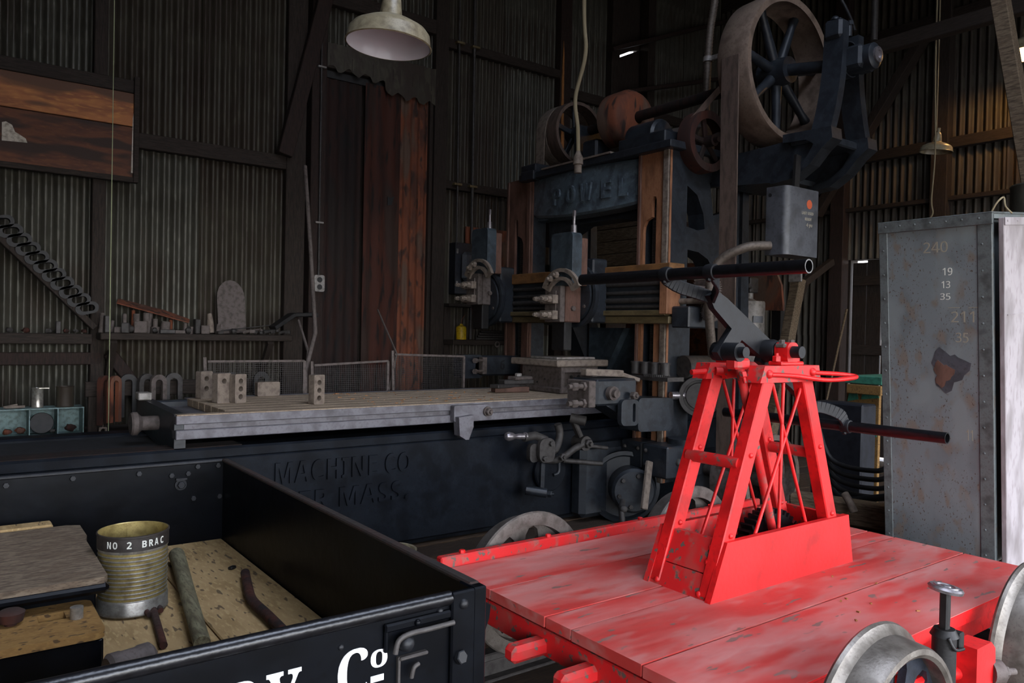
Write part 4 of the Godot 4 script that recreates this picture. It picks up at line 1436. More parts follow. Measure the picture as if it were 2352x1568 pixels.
		part(tb, "bearing_cap", s, M.dusty_iron)
	# tie rods
	for z in [-1.675, -1.895]:
		for r in [[2.616, 1.27, 2.291, 0.62], [2.431, 1.28, 2.72, 0.62], [2.499, 1.28, 2.492, 0.6]]:
			s = S()
			cyl(s, V(r[0], r[1], z + 0.008), V(r[2], r[3], z + 0.008), 0.0065, 0.0065, 10)
			part(car, "tie_rod", s, M.red)
	# red loop guard and stub rod
	s = S()
	tube(s, smooth_path([V(2.36, 1.315, -1.625), V(2.5, 1.308, -1.615), V(2.66, 1.292, -1.59), V(2.82, 1.297, -1.58), V(2.875, 1.302, -1.6), V(2.8, 1.31, -1.62), V(2.63, 1.318, -1.63)], 8), 0.0085, 10)
	dome(s, V(2.36, 1.316, -1.632), V(0, 0, 1), 0.016, 0.014)
	dome(s, V(2.63, 1.32, -1.632), V(0, 0, 1), 0.016, 0.014)
	part(car, "loop_guard", s, M.red)
	s = S()
	cyl(s, V(2.26, 1.31, -1.9), V(2.36, 1.315, -1.88), 0.01)
	cyl(s, V(2.36, 1.315, -1.87), V(2.42, 1.31, -1.84), 0.016)
	nut(s, V(2.4, 1.305, -1.86), V(0.2, 0, 1), 0.022, 0.02, 0.02)
	part(car, "stub_rod", s, M.red)

	# rocking lever: shaft, blade, forked straps, two pipe handles
	s = S()
	cyl(s, V(2.51, 1.395, -1.97), V(2.51, 1.395, -1.6), 0.022)
	lathe(s, [Vector2(0.022, 0), Vector2(0.042, 0.0), Vector2(0.045, 0.05), Vector2(0.038, 0.07), Vector2(0.022, 0.075)], V(2.51, 1.395, -1.77), V(0, 0, 1), 20)
	var lv = part(car, "rocking_lever", s, M.black_iron)
	s = S()
	plate(s, [Vector2(2.56, 1.345), Vector2(2.51, 1.36), Vector2(2.36, 1.435), Vector2(2.3, 1.375), Vector2(2.25, 1.36), Vector2(2.22, 1.39), Vector2(2.3, 1.475), Vector2(2.2, 1.545), Vector2(2.17, 1.59), Vector2(2.21, 1.61), Vector2(2.27, 1.585), Vector2(2.54, 1.435)], V(0, 0, -1.765), V(1, 0, 0), V(0, 1, 0), 0.026)
	plate(s, [Vector2(2.47, 1.355), Vector2(2.51, 1.44), Vector2(2.72, 1.31), Vector2(2.86, 1.185), Vector2(2.83, 1.15), Vector2(2.68, 1.25)], V(0, 0, -1.765), V(1, 0, 0), V(0, 1, 0), 0.026)
	part(lv, "lever_blade", s, M.black_iron)
	for e in [[V(2.2, 1.585, -1.77), V(2.15, 1.6, -1.79), V(2.09, 1.62, -1.825), V(2.05, 1.645, -1.845)], [V(2.2, 1.585, -1.76), V(2.16, 1.6, -1.72), V(2.11, 1.625, -1.67), V(2.06, 1.65, -1.65)],
			[V(2.83, 1.17, -1.765), V(2.88, 1.165, -1.73), V(2.93, 1.14, -1.69), V(2.965, 1.1, -1.685)], [V(2.83, 1.17, -1.765), V(2.88, 1.165, -1.81), V(2.93, 1.14, -1.86), V(2.965, 1.1, -1.87)]]:
		s = S()
		var pts = smooth_path(e, 4)
		for i in pts.size() - 1:
			bar(s, pts[i], pts[i + 1] + (pts[i + 1] - pts[i]) * 0.15, 0.012, 0.046, V(0, 1, 0), 0.002)
		part(lv, "fork_strap", s, M.black_iron)
	for h in [[2.05, 1.66, -1.845, -1.65], [2.97, 1.09, -1.87, -1.685]]:
		s = S()
		pipe(s, V(h[0], h[1], -2.29), V(h[0], h[1], -1.292), 0.0215)
		part(lv, "pipe_handle", s, M.black_gloss)
		for z in [h[2], h[3]]:
			s = S()
			lathe(s, [Vector2(0.021, -0.02), Vector2(0.026, -0.018), Vector2(0.029, 0.0), Vector2(0.026, 0.018), Vector2(0.021, 0.02)], V(h[0], h[1], z), V(0, 0, 1), 20)
			nut(s, V(h[0] - 0.012, h[1] - 0.024, z), V(-0.4, -1, 0), 0.009, 0.008)
			part(lv, "collar", s, M.black_iron)
	# crank pin, connecting rod and gear
	s = S()
	cyl(s, V(2.27, 1.392, -1.8), V(2.27, 1.392, -1.69), 0.034)
	cyl(s, V(2.27, 1.392, -1.69), V(2.27, 1.392, -1.665), 0.02)
	part(lv, "crank_pin", s, M.black_iron)
	s = S()
	cyl(s, V(2.3, 1.36, -1.72), V(2.58, 0.66, -1.74), 0.016)
	bb(s, V(2.255, 1.33, -1.745), V(2.34, 1.37, -1.695), 0.008)
	nut(s, V(2.3, 1.32, -1.7), V(0, -1, 0.3), 0.014, 0.02, 0.02)
	part(car, "connecting_rod", s, M.red_worn)
	s = S()
	plate(s, gear2d(0.21, 46, 0.02), V(2.6, 0.57, -1.79), V(1, 0, 0), V(0, 1, 0), 0.055, [circ(Vector2.ZERO, 0.15, 20)])
	for i in 4:
		var a = TAU * i / 4 + 0.3
		bar(s, V(2.6, 0.57, -1.79), V(2.6, 0.57, -1.79) + V(cos(a), sin(a), 0) * 0.16, 0.05, 0.03, V(0, 0, 1))
	part(car, "drive_gear", s, M.black_gloss)
	# rails under the wheels
	for z in [-2.59, -0.97]:
		s = S()
		bb(s, V(-3.9, 0.0, z - 0.05), V(3.8, 0.014, z + 0.05), 0.004)
		bb(s, V(-3.9, 0.01, z - 0.008), V(3.8, 0.1, z + 0.008))
		bb(s, V(-3.9, 0.08, z - 0.03), V(3.8, 0.113, z + 0.03), 0.006)
		solo("steel_rail", s, M.iron, "rusty steel rail under the handcar's %s wheels" % ("far" if z < -2 else "near"), "rail", V(2.5, 0, z), "track rails")

# ---------------------------------------------------------------- the black wagon in the foreground and its load
func build_wagon():
	var w = thing("ore_wagon", "black iron-sided wagon with white painted lettering and a tan plank floor", "wagon", V(-0.5, 0.12, -1.85))
	var s = S()
	bb(s, V(-1.9, 0.62, -2.61), V(0.765, 1.004, -2.596), 0.002)
	var bk = part(w, "side_wall", s, M.wagon_black)
	s = S()
	bb(s, V(-1.9, 0.997, -2.606), V(0.765, 1.007, -2.588), 0.003)
	part(bk, "rim", s, M.black_iron)
	for q in [[0.151, 0.984], [0.317, 0.988], [0.497, 0.985], [0.592, 0.97], [0.642, 0.972], [0.659, 0.89], [0.741, 0.888], [0.735, 0.99], [0.671, 0.992]]:
		nuts(bk, "bolt", M.black_iron, [[V(q[0], q[1] - 0.004, -2.596), V(0, 0, 1), 0.009, 0.008]])
	s = S()
	cyl(s, V(0.619, 0.935, -2.596), V(0.619, 0.935, -2.588), 0.018)
	nut(s, V(0.619, 0.935, -2.588), V(0, 0, 1), 0.012, 0.012)
	bb(s, V(0.603, 0.951, -2.598), V(0.636, 0.957, -2.58))
	part(bk, "staple", s, M.black_iron)
	s = S()
	bb(s, V(0.752, 0.62, -2.6), V(0.764, 1.004, -1.1), 0.002)
	var en = part(w, "end_wall", s, M.wagon_black)
	s = S()
	bb(s, V(0.746, 0.998, -2.6), V(0.768, 1.007, -1.11), 0.003)
	part(en, "rim", s, M.rust_dim)
	s = S()
	bb(s, V(-1.9, 0.62, -2.6), V(-1.888, 1.004, -1.1), 0.002)
	part(w, "end_wall", s, M.wagon_black)
	s = S()
	bb(s, V(-1.9, 0.62, -1.11), V(0.764, 0.995, -1.097), 0.002)
	var fr = part(w, "side_wall", s, M.wagon_black)
	s = S()
	cyl(s, V(-1.9, 0.993, -1.1), V(0.7, 0.993, -1.1), 0.012, 0.012, 16)
	part(fr, "rim", s, M.black_gloss)
	# corner post, latch and fittings on the front
	s = S()
	bb(s, V(0.697, 0.62, -1.1), V(0.745, 1.004, -1.088), 0.003)
	bb(s, V(0.742, 0.62, -1.14), V(0.77, 1.004, -1.09), 0.003)
	var po = part(w, "corner_post", s, M.wagon_black)
	domes(po, "rivet", M.black_iron, [[V(0.72, 0.982, -1.088), V(0, 0, 1), 0.009, 0.007], [V(0.678, 0.976, -1.097), V(0, 0, 1), 0.006, 0.006], [V(0.5, 0.955, -1.097), V(0, 0, 1), 0.005, 0.004]])
	nuts(po, "bolt", M.black_iron, [[V(0.713, 0.892, -1.088), V(0.2, 0.3, 1), 0.012, 0.01]])
	s = S()
	bb(s, V(0.572, 0.962, -1.098), V(0.697, 0.976, -1.088), 0.003)
	bb(s, V(0.572, 0.93, -1.098), V(0.58, 0.976, -1.09), 0.002)
	dome(s, V(0.63, 0.969, -1.088), V(0, 0, 1), 0.006, 0.006)
	part(w, "latch_plate", s, M.wagon_black)
	s = S()
	tube(s, smooth_path([V(0.697, 0.957, -1.082), V(0.65, 0.957, -1.08), V(0.612, 0.957, -1.08), V(0.592, 0.95, -1.08), V(0.586, 0.93, -1.08)], 6), 0.0045, 8)
	var lh = part(w, "latch_handle", s, M.iron)
	s = S()
	lathe(s, [Vector2(0.0, 0.014), Vector2(0.007, 0.013), Vector2(0.012, 0.008), Vector2(0.0135, 0.0), Vector2(0.0135, -0.01)], V(0.608, 0.941, -1.086), V(0.1, 0.1, 1), 18)
	part(lh, "knob", s, M.black_iron)
	s = S()
	bb(s, V(0.599, 0.912, -1.098), V(0.652, 0.918, -1.086), 0.002)
	bb(s, V(0.597, 0.72, -1.098), V(0.602, 0.918, -1.09), 0.001)
	tube(s, smooth_path([V(0.632, 0.902, -1.085), V(0.622, 0.898, -1.083), V(0.619, 0.882, -1.085)], 4), 0.004, 8)
	part(w, "latch_keeper", s, M.iron)
	# hinge flap sticking out past the end
	s = S()
	plate(s, [Vector2(0.764, 0.85), Vector2(0.764, 0.958), Vector2(0.79, 0.962), Vector2(0.803, 0.953), Vector2(0.8, 0.93), Vector2(0.782, 0.885), Vector2(0.775, 0.85)], V(0, 0, -1.13), V(1, 0, 0), V(0, 1, 0), 0.012)
	tube(s, [V(0.777, 0.93, -1.12), V(0.783, 0.915, -1.118), V(0.78, 0.89, -1.12)], 0.004, 6)
	part(w, "hinge_flap", s, M.wagon_black)
	# painted lettering, cut by the bottom of the view
	var T = [["R", 0.318, 0.056, 0.9035, 0.072], ["Y", 0.384, 0.053, 0.9035, 0.072], ["C", 0.49, 0.05, 0.908, 0.076], ["o", 0.5485, 0.029, 0.9265, 0.037]]
	for t in T:
		fit_letters(fr, "painted_letter", t[0], V(t[1], t[3], -1.0965), V(1, 0, 0), V(0, 1, 0), t[4], t[2], 0.0015, M.white_paint, true)
	s = S()
	bb(s, V(0.5515, 0.886, -1.0975), V(0.5745, 0.896, -1.0957))
	part(fr, "painted_bar", s, M.white_paint)
	# plank floor
	for i in 11:
		s = S()
		var x1 = 0.75 - i * 0.24
		bb(s, V(max(x1 - 0.238, -1.885), 0.713, -2.594), V(x1, 0.743 - (0.002 if i % 2 else 0.0), -1.112), 0.003)
		part(w, "floor_plank", s, M.wagon_floor)
	# underframe, axles and wheels
	s = S()
	for x in [-1.6, -0.5, 0.5]:
		bb(s, V(x - 0.05, 0.55, -2.58), V(x + 0.05, 0.713, -1.12))
	for z in [-2.45, -1.25]:
		bb(s, V(-1.9, 0.5, z - 0.05), V(0.75, 0.62, z + 0.05))
	part(w, "underframe", s, M.wagon_black)
	for x in [-1.4, 0.25]:
		s = S()
		cyl(s, V(x, 0.39, -2.56), V(x, 0.39, -1.0), 0.03)
		bb(s, V(x - 0.08, 0.36, -2.4), V(x + 0.08, 0.52, -2.32))
		bb(s, V(x - 0.08, 0.36, -1.24), V(x + 0.08, 0.52, -1.16))
		part(w, "axle", s, M.iron_dark)
		rail_wheel(w, x, -2.51, -1, M.wheel_dull)
		rail_wheel(w, x, -1.05, 1, M.wheel_dull)

	# two-tier black box with worn wooden treads
	var st = thing("wooden_step", "black two-tier wooden step block with worn tan treads inside wagon", "step", V(0.1, 0.743, -2.0))
	s = S()
	bb(s, V(-0.6, 0.745, -2.4), V(0.285, 0.874, -1.93), 0.004)
	bb(s, V(-0.6, 0.745, -1.93), V(0.268, 0.814, -1.715), 0.004)
	part(st, "box", s, M.wagon_black)
	s = S()
	bb(s, V(-0.6, 0.855, -2.4), V(0.302, 0.878, -1.867), 0.008)
	part(st, "tread_edge", s, M.wagon_black)
	s = S()
	plate(s, [Vector2(-0.6, -1.872), Vector2(0.292, -1.872), Vector2(0.3, -1.885), Vector2(0.302, -2.22), Vector2(0.31, -2.26), Vector2(0.31, -2.385), Vector2(0.28, -2.402), Vector2(-0.6, -2.402)], V(0, 0.884, 0), V(1, 0, 0), V(0, 0, 1), 0.014)
	part(st, "upper_tread", s, M.worn_tread)
	s = S()
	plate(s, rrect(Vector2(-0.6, -1.928), Vector2(0.272, -1.712), 0.02), V(0, 0.822, 0), V(1, 0, 0), V(0, 0, 1), 0.016, [[Vector2(0.165, -1.87), Vector2(0.215, -1.872), Vector2(0.215, -1.825), Vector2(0.165, -1.828)]])
	part(st, "lower_tread", s, M.tan_tread)
	s = S()
	lathe(s, [Vector2(0, 0.015), Vector2(0.018, 0.015), Vector2(0.026, 0.01), Vector2(0.022, -0.008), Vector2(0.012, -0.012), Vector2(0.01, -0.02)], V(0.118, 0.846, -1.845), V(0, 1, 0), 20)
	part(st, "bung", s, M.rust_dark)
	s = S()
	cyl(s, V(0.232, 0.83, -1.815), V(0.232, 0.854, -1.815), 0.0125, 0.0125, 18)
	part(st, "steel_pin", s, M.tin)
	# loose board behind it
	s = S()
	bb(s, V(-0.5, 0.745, -2.48), V(0.25, 0.893, -2.42), 0.004)
	solo("loose_board", s, M.wagon_floor, "tan board standing behind the black step block", "board", V(0, 0.745, -2.45))

	# ribbed tin can
	var can = thing("tin_can", "open ribbed tin can with white handwriting on its dark band", "can", V(0.381, 0.745, -2.065))
	var cb = V(0.386, 0.745, -2.07)
	var R = 0.08
	var prof = [Vector2(0, 0.002), Vector2(R - 0.004, 0.0), Vector2(R + 0.001, 0.002), Vector2(R + 0.001, 0.006), Vector2(R, 0.008), Vector2(R, 0.034)]
	for i in 12:
		var y = 0.036 + i * 0.0098
		for k in 4:
			prof.append(Vector2(R - 0.0011 - 0.0022 * sin(PI * k / 4.0), y + 0.0098 * k / 4.0))
	prof.append(Vector2(R, 0.156))
	prof.append(Vector2(R, 0.1585))
	s = S()
	lathe(s, prof, cb, V(0, 1, 0), 56)
	part(can, "wall", s, M.tin)
	s = S()
	lathe(s, [Vector2(R, 0.1585), Vector2(R + 0.0006, 0.159), Vector2(R + 0.0006, 0.189), Vector2(R + 0.002, 0.19), Vector2(R + 0.002, 0.194), Vector2(R - 0.001, 0.195)], cb, V(0, 1, 0), 56)
	part(can, "dark_band", s, M.tin_band)
	s = S()
	lathe(s, [Vector2(R - 0.001, 0.195), Vector2(R - 0.0025, 0.193), Vector2(R - 0.0025, 0.004), Vector2(0, 0.004)], cb, V(0, 1, 0), 48)
	bb(s, cb + V(-0.0015, 0.03, -R + 0.002), cb + V(0.0015, 0.19, -R + 0.005))
	part(can, "inside", s, M.tin_gold, "brassy lacquered inside of the can")
	var txt = "NO 2 BRAC"
	for i in txt.length():
		if txt[i] == " ":
			continue
		var dir = V(-0.18, 0, 0.98).rotated(V(0, 1, 0), (i - 3.6) * 0.2)
		var rt = V(0, 1, 0).cross(dir)
		fit_letters(can, "chalk_letter", txt[i], cb + dir * (R + 0.0008) + V(0, 0.1745, 0) - rt * 0.0055, rt, V(0, 1, 0), 0.0165, 0.0105, 0.0008, M.chalk)

	# short lengths of pipe, bolt, stick and hammer lying on the planks
	s = S()
	var pts = smooth_path([V(0.688, 0.757, -2.15), V(0.655, 0.757, -2.02), V(0.634, 0.757, -1.92), V(0.632, 0.757, -1.8), V(0.628, 0.757, -1.66)], 6)
	tube(s, pts, 0.0125, 16)
	solo("bent_rod", s, M.rust_dark, "bent brown rusty rod on the wagon floor near the end wall", "rod", V(0.64, 0.745, -1.9))
	s = S()
	pts = [V(0.565, 0.765, -2.4), V(0.55, 0.765, -2.3), V(0.51, 0.764, -2.05), V(0.455, 0.763, -1.7)]
	tube(s, pts, [0.022, 0.021, 0.019, 0.018], 16)
	solo("tool_handle", s, M.handle_green, "thick pale wooden handle with greenish end on the wagon floor", "handle", V(0.51, 0.745, -2.05))
	s = S()
	tube(s, smooth_path([V(0.42, 0.752, -2.0), V(0.408, 0.751, -1.9), V(0.393, 0.751, -1.77)]), 0.0085, 12)
	tube(s, smooth_path([V(0.405, 0.753, -1.97), V(0.404, 0.754, -2.0), V(0.418, 0.755, -2.025), V(0.434, 0.754, -2.005), V(0.433, 0.753, -1.985)]), 0.0065, 10)
	solo("eye_bolt", s, M.rust_dark, "small rusty eye bolt lying between can and tool handle", "bolt", V(0.41, 0.745, -1.9))
	s = S()
	XF = Transform3D(Basis(V(0, 1, 0), 0.25), V(0.305, 0.776, -1.65))
	lathe(s, [Vector2(0, -0.045), Vector2(0.024, -0.045), Vector2(0.031, -0.038), Vector2(0.031, -0.02), Vector2(0.029, -0.015), Vector2(0.029, 0.015), Vector2(0.031, 0.02), Vector2(0.031, 0.038), Vector2(0.024, 0.045), Vector2(0, 0.045)], V(0, 0, 0), V(1, 0, 0), 24)
	XF = Transform3D.IDENTITY
	var hm = solo("sledge_hammer", s, M.dusty_iron, "round grey steel hammer head lying beside the step block", "hammer", V(0.305, 0.745, -1.65))
	s = S()
	cyl(s, V(0.31, 0.776, -1.62), V(0.3, 0.76, -1.35), 0.013)
	part(hm, "shaft", s, M.old_plank_z)
	s = S()
	bx(s, V(0.681, 0.748, -2.246), V(0.022, 0.008, 0.014), Basis(V(0, 1, 0), 0.6), 0.002)
	solo("metal_chip", s, M.iron_dark, "tiny dark metal chip on the tan wagon floor", "chip", V(0.681, 0.743, -2.246))

# ---------------------------------------------------------------- things on and along the left wall
func lump(s, c, r, seed_, flat = 0.7):
	# an irregular small casting: a squashed, faceted ball
	var n = noise(seed_, 1.3, 2)
	var m = 6
	var rows = []
	for i in m + 1:
		var row = []
		var th = PI * i / m
		for k in 9:
			var ph = TAU * k / 8
			var d = V(sin(th) * cos(ph), cos(th) * flat, sin(th) * sin(ph))
			if k == 8:
				d = V(sin(th), cos(th) * flat, 0.0)
			row.append(c + d * r * (1.0 + 0.5 * n.get_noise_3d(d.x * 2.0, d.y * 2.0, d.z * 2.0)))
		rows.append(row)
	for i in m:
		for k in 8:
			var a = rows[i][k]; var b = rows[i + 1][k]; var e = rows[i + 1][k + 1]; var f = rows[i][k + 1]
			var nn = ((a + b + e + f) / 4.0 - c).normalized()
			quad(s, a, b, e, f, nn)

func build_left_wall_things():
	var Z = -7.2
	var s
	# boarded panel high on the wall
	var bp = thing("board_panel", "orange-brown wooden boards with torn paper scrap high on corrugated wall", "boards", V(0.65, 2.66, Z + 0.1))
	var k = 0
	for q in [[2.66, 3.08, "sign_plank_dark"], [3.085, 3.36, "sign_plank"], [3.365, 3.47, "timber_x"]]:
		s = S()
		bb(s, V(-0.4, q[0], Z + 0.12), V(1.27, q[1], Z + 0.15), 0.004)
		part(bp, "plank", s, M[q[2]])
	s = S()
	bb(s, V(1.27, 2.62, Z + 0.11), V(1.31, 3.5, Z + 0.17), 0.004)
	bb(s, V(-0.4, 2.62, Z + 0.11), V(1.3, 2.665, Z + 0.16), 0.004)
	part(bp, "frame", s, M.timber_x)
	s = S()
	plate(s, [Vector2(0.355, 2.82), Vector2(0.52, 2.83), Vector2(0.51, 2.86), Vector2(0.46, 2.89), Vector2(0.44, 2.9), Vector2(0.42, 2.95), Vector2(0.38, 2.97), Vector2(0.355, 2.96)], V(0, 0, Z + 0.152), V(1, 0, 0), V(0, 1, 0), 0.003)
	part(bp, "paper_scrap", s, M.paper, "torn whitish paper scrap")
	s = S()
	plate(s, [Vector2(1.255, 2.7), Vector2(1.268, 2.7), Vector2(1.268, 3.2), Vector2(1.262, 3.15), Vector2(1.258, 2.95)], V(0, 0, Z + 0.152), V(1, 0, 0), V(0, 1, 0), 0.003)
	part(bp, "paper_scrap", s, M.paper, "torn whitish paper scrap")
	# long shelf with scrap iron
	var sh = thing("wall_shelf", "long dark shelf of scrap iron below the brownish corrugated sheets", "shelf", V(1.85, 1.3, Z + 0.2))
	s = S()
	bb(s, V(1.02, 1.31, Z + 0.02), V(2.6, 1.365, Z + 0.32), 0.006)
	part(sh, "board", s, M.timber_x)
	for x in [1.12, 2.4]:
		s = S()
		bar(s, V(x, 1.3, Z + 0.3), V(x, 1.0, Z + 0.05), 0.05, 0.05)
		part(sh, "bracket", s, M.timber_y)
	var top = 1.366
	var zf = Z + 0.22
	# blocks, bushings and bars, each its own thing
	var blocks = [[1.08, 0.04, 0.14, 0.06, "block"], [1.16, 0.07, 0.05, 0.1, "block"], [1.2, 0.06, 0.085, 0.16, "block"], [1.33, 0.1, 0.1, 0.07, "block"], [1.52, 0.12, 0.035, 0.16, "bar"], [1.62, 0.09, 0.03, 0.12, "bar"], [1.79, 0.045, 0.13, 0.02, "block"], [1.85, 0.07, 0.075, 0.06, "block"], [1.95, 0.05, 0.03, 0.14, "block"], [1.22, 0.03, 0.16, -0.0, "block"]]
	var words = ["tall narrow iron block at the shelf's end post", "low iron block beside the tall narrow one", "small stepped iron block on scrap shelf", "wide iron block under two round bushings", "flat iron bar at the front shelf edge", "short flat bar stacked beside another bar", "upright iron block behind the flat bars", "square iron block near the rounded plate", "tiny iron block beside the square one", "thin upright iron strip among the scrap"]
	for i in blocks.size():
		var b = blocks[i]
		s = S()
		bx(s, V(b[0], top + b[2] / 2, zf + b[3] - 0.06), V(b[1], b[2], 0.06), Basis(V(0, 1, 0), rng.randf_range(-0.3, 0.3)), 0.006)
		solo("iron_" + b[4], s, M.dusty_iron if i % 2 else M.iron, words[i], "scrap iron", V(b[0], top, zf + b[3] - 0.06), "scrap iron on the long shelf")
	var bush = [[1.3, 0.025, 0.06, 0.1], [1.375, 0.025, 0.07, 0.1], [1.445, 0.02, 0.066, 0.056], [1.445, 0.035, 0.055, 0.0]]
	words = ["round bushing standing on the wide iron block", "taller bushing standing on wide iron block", "thin upright pin standing on a thick collar", "thick low collar with a thin pin on top"]
	for i in 4:
		var b = bush[i]
		s = S()
		cyl(s, V(b[0], top + b[3], zf), V(b[0], top + b[3] + b[2], zf), b[1], b[1], 16)
		solo("steel_bushing", s, M.dusty_iron, words[i], "bushing", V(b[0], top + b[3], zf), "scrap iron on the long shelf")
	# back row of scrap, standing taller
	var back = [[1.045, 0.16, 0.018, "round bar standing at the shelf's left end"], [1.12, 0.1, 0.018, "stubby round bar beside the leftmost one"], [1.4, 0.17, 0.028, "tall bar behind the two bushings"], [1.53, 0.1, 0.04, "thick round slug behind the flat bar"], [1.69, 0.09, 0.018, "thin bar standing behind the stacked flat bars"], [1.74, 0.06, 0.018, "short fat bar under the rusty sheet's end"], [1.97, 0.09, 0.02, "round slug just left of the rounded plate"]]
	for b in back:
		s = S()
		cyl(s, V(b[0], top, Z + 0.17), V(b[0] + 0.01, top + b[1], Z + 0.165), b[2], b[2] * 0.95, 12)
		cyl(s, V(b[0], top, Z + 0.17), V(b[0], top + 0.03, Z + 0.17), b[2] * 1.2, b[2] * 1.2, 12)
		solo("round_bar", s, M.dusty_iron, b[3], "bar", V(b[0], top, Z + 0.17), "scrap iron on the long shelf")
	var chunks = [[1.24, 0.035, "rounded lump in front of the stepped block"], [1.43, 0.025, "small lump at the foot of the thin pin"], [1.7, 0.03, "lump between the bars and the upright block"], [2.08, 0.028, "lump at the front of the rounded plate"], [2.27, 0.022, "lump among the loose tool handles"], [2.32, 0.018, "smaller lump in the heap of loose tools"]]
	for b in chunks:
		s = S()
		lump(s, V(b[0], top + b[1], Z + 0.28), b[1], int(b[0] * 77), 0.9)
		solo("scrap_lump", s, M.iron, b[2], "scrap iron", V(b[0], top, Z + 0.28), "scrap iron on the long shelf")
	s = S()
	plate(s, [Vector2(-0.3, -0.06), Vector2(0.28, -0.09), Vector2(0.3, 0.02), Vector2(0.1, 0.1), Vector2(-0.28, 0.09)], V(1.45, top + 0.19, Z + 0.14), V(0.97, -0.24, 0).normalized(), V(0.1, 0.3, -0.95).normalized(), 0.008)
	cyl(s, V(1.3, top, Z + 0.08), V(1.3, top + 0.19, Z + 0.08), 0.015)
	cyl(s, V(1.6, top, Z + 0.08), V(1.6, top + 0.12, Z + 0.08), 0.015)
	solo("rusty_sheet", s, M.rust, "bent rusty sheet lying across the scrap iron", "sheet metal", V(1.45, top, Z + 0.12))
	s = S()
	var arch = [Vector2(-0.12, 0), Vector2(0.125, 0.02)]
	for i in 11:
		var a = PI * i / 10
		arch.append(Vector2(0.0 + cos(a) * 0.125, 0.33 + sin(a) * 0.17))
	plate(s, arch, V(2.11, top, Z + 0.13), V(1, 0, 0), V(0, 0.98, -0.18).normalized(), 0.012)
	solo("rounded_plate", s, M.dusty_iron, "tombstone-shaped grey iron plate leaning on corrugated wall", "plate", V(2.11, top, Z + 0.13))
	s = S()
	tube(s, smooth_path([V(1.905, top + 0.01, Z + 0.2), V(1.9, top + 0.1, Z + 0.19), V(1.895, top + 0.18, Z + 0.18)]), [0.028, 0.03, 0.03, 0.03, 0.03, 0.03, 0.028, 0.027, 0.026, 0.024, 0.022, 0.02, 0.018], 12)
	solo("small_cylinder", s, M.dusty, "pale upright cylinder leaning against the rounded plate", "cylinder", V(1.9, top, Z + 0.2))
	# loose tools at the right end of the shelf
	words = ["long thin rod laid over the loose tools", "short dark spanner at the front shelf edge", "tool handle pointing at the wall post", "bent tool handle among the loose tools", "stub of pipe at the shelf's bracket end", "stub of bar under the long thin rod", "small thick handle in the tool heap"]
	var tl = [[2.0, 0.1, 2.46, 0.16, 0.006, 0.03], [2.05, 0.02, 2.14, 0.1, 0.009, 0.02], [2.36, 0.12, 2.5, 0.08, 0.013, 0.03], [2.24, 0.1, 2.33, 0.04, 0.012, 0.03], [2.5, 0.02, 2.56, -0.02, 0.016, 0.02], [2.17, 0.03, 2.24, 0.0, 0.016, 0.02], [2.34, -0.01, 2.43, 0.02, 0.017, 0.022]]
	for i in tl.size():
		var q = tl[i]
		s = S()
		cyl(s, V(q[0], top + q[5], zf + 0.06 - q[1]), V(q[2], top + q[5] + (0.06 if i == 0 else 0.02), zf + 0.06 - q[3]), q[4], q[4] * 0.8, 10)
		bx(s, V(q[2], top + q[5] + 0.01, zf + 0.06 - q[3]), V(q[4] * 3, q[4] * 2, q[4] * 2), Basis(V(0, 1, 0), i * 0.6), 0.003)
		solo("loose_tool", s, M.dusty_iron if i % 2 else M.iron, words[i], "tool", V((q[0] + q[2]) / 2, top, zf), "loose tools on the long shelf")
	# left ledge with rivets and small scrap
	var l2 = thing("wall_ledge", "dark ledge with small scrap below the slotted rack", "shelf", V(0.4, 1.29, Z + 0.12))
	s = S()
	bb(s, V(-0.6, 1.27, Z + 0.02), V(0.98, 1.352, Z + 0.2), 0.006)
	part(l2, "board", s, M.timber_x)
	s = S()
	bb(s, V(-0.6, 1.1, Z + 0.05), V(1.07, 1.2, Z + 0.1), 0.006)
	part(l2, "lower_rail", s, M.timber_red)
	var small = ["flat rusty lump near the left edge", "low dull lump on the ledge", "dark lump beside the upright square bar", "squat lump right of the square bar", "pale nut-sized lump near the rack's foot", "small round lump nearest the wall post"]
	var sx = [0.42, 0.53, 0.68, 0.8, 0.87, 0.93]
	for i in 6:
		s = S()
		lump(s, V(sx[i], 1.375, Z + 0.13), 0.028 if i < 3 else 0.022, 40 + i)
		solo("scrap_lump", s, M.rust_dark if i % 2 else M.iron, small[i] + " on the ledge" if not small[i].ends_with("ledge") else small[i], "scrap iron", V(sx[i], 1.352, Z + 0.13), "small scrap on the ledge")
	s = S()
	bb(s, V(0.73, 1.353, Z + 0.1), V(0.765, 1.45, Z + 0.14), 0.004)
	solo("square_bar", s, M.iron, "upright square steel bar standing on the ledge", "bar", V(0.75, 1.353, Z + 0.12))
	# slotted rack slanting down to the ledge
	var rk = thing("slotted_rack", "slanting dark rack bar with a row of oval loops", "rack", V(0.6, 1.36, Z + 0.12))
	s = S()
	bar(s, V(0.25, 2.18, Z + 0.17), V(1.0, 1.4, Z + 0.17), 0.05, 0.09, V(0, 0, 1), 0.005)
	part(rk, "bar", s, M.timber_y)
	var dn = (V(1.0, 1.36, 0) - V(0.25, 2.18, 0)).normalized()
	var upn = V(0.74, 0.67, 0)
	for i in 11:
		s = S()
		var c = V(0.33, 2.17, Z + 0.18) + dn * (i * 0.086) + upn * 0.035
		plate(s, slot(Vector2(-0.035, -0.012), Vector2(0.035, 0.014), 0.048, 8), c, V(1, -0.1, 0).normalized(), V(0.1, 1, 0).normalized(), 0.09, [slot(Vector2(-0.025, -0.004), Vector2(0.03, 0.01), 0.026, 8)])
		part(rk, "loop", s, M.iron_dark)
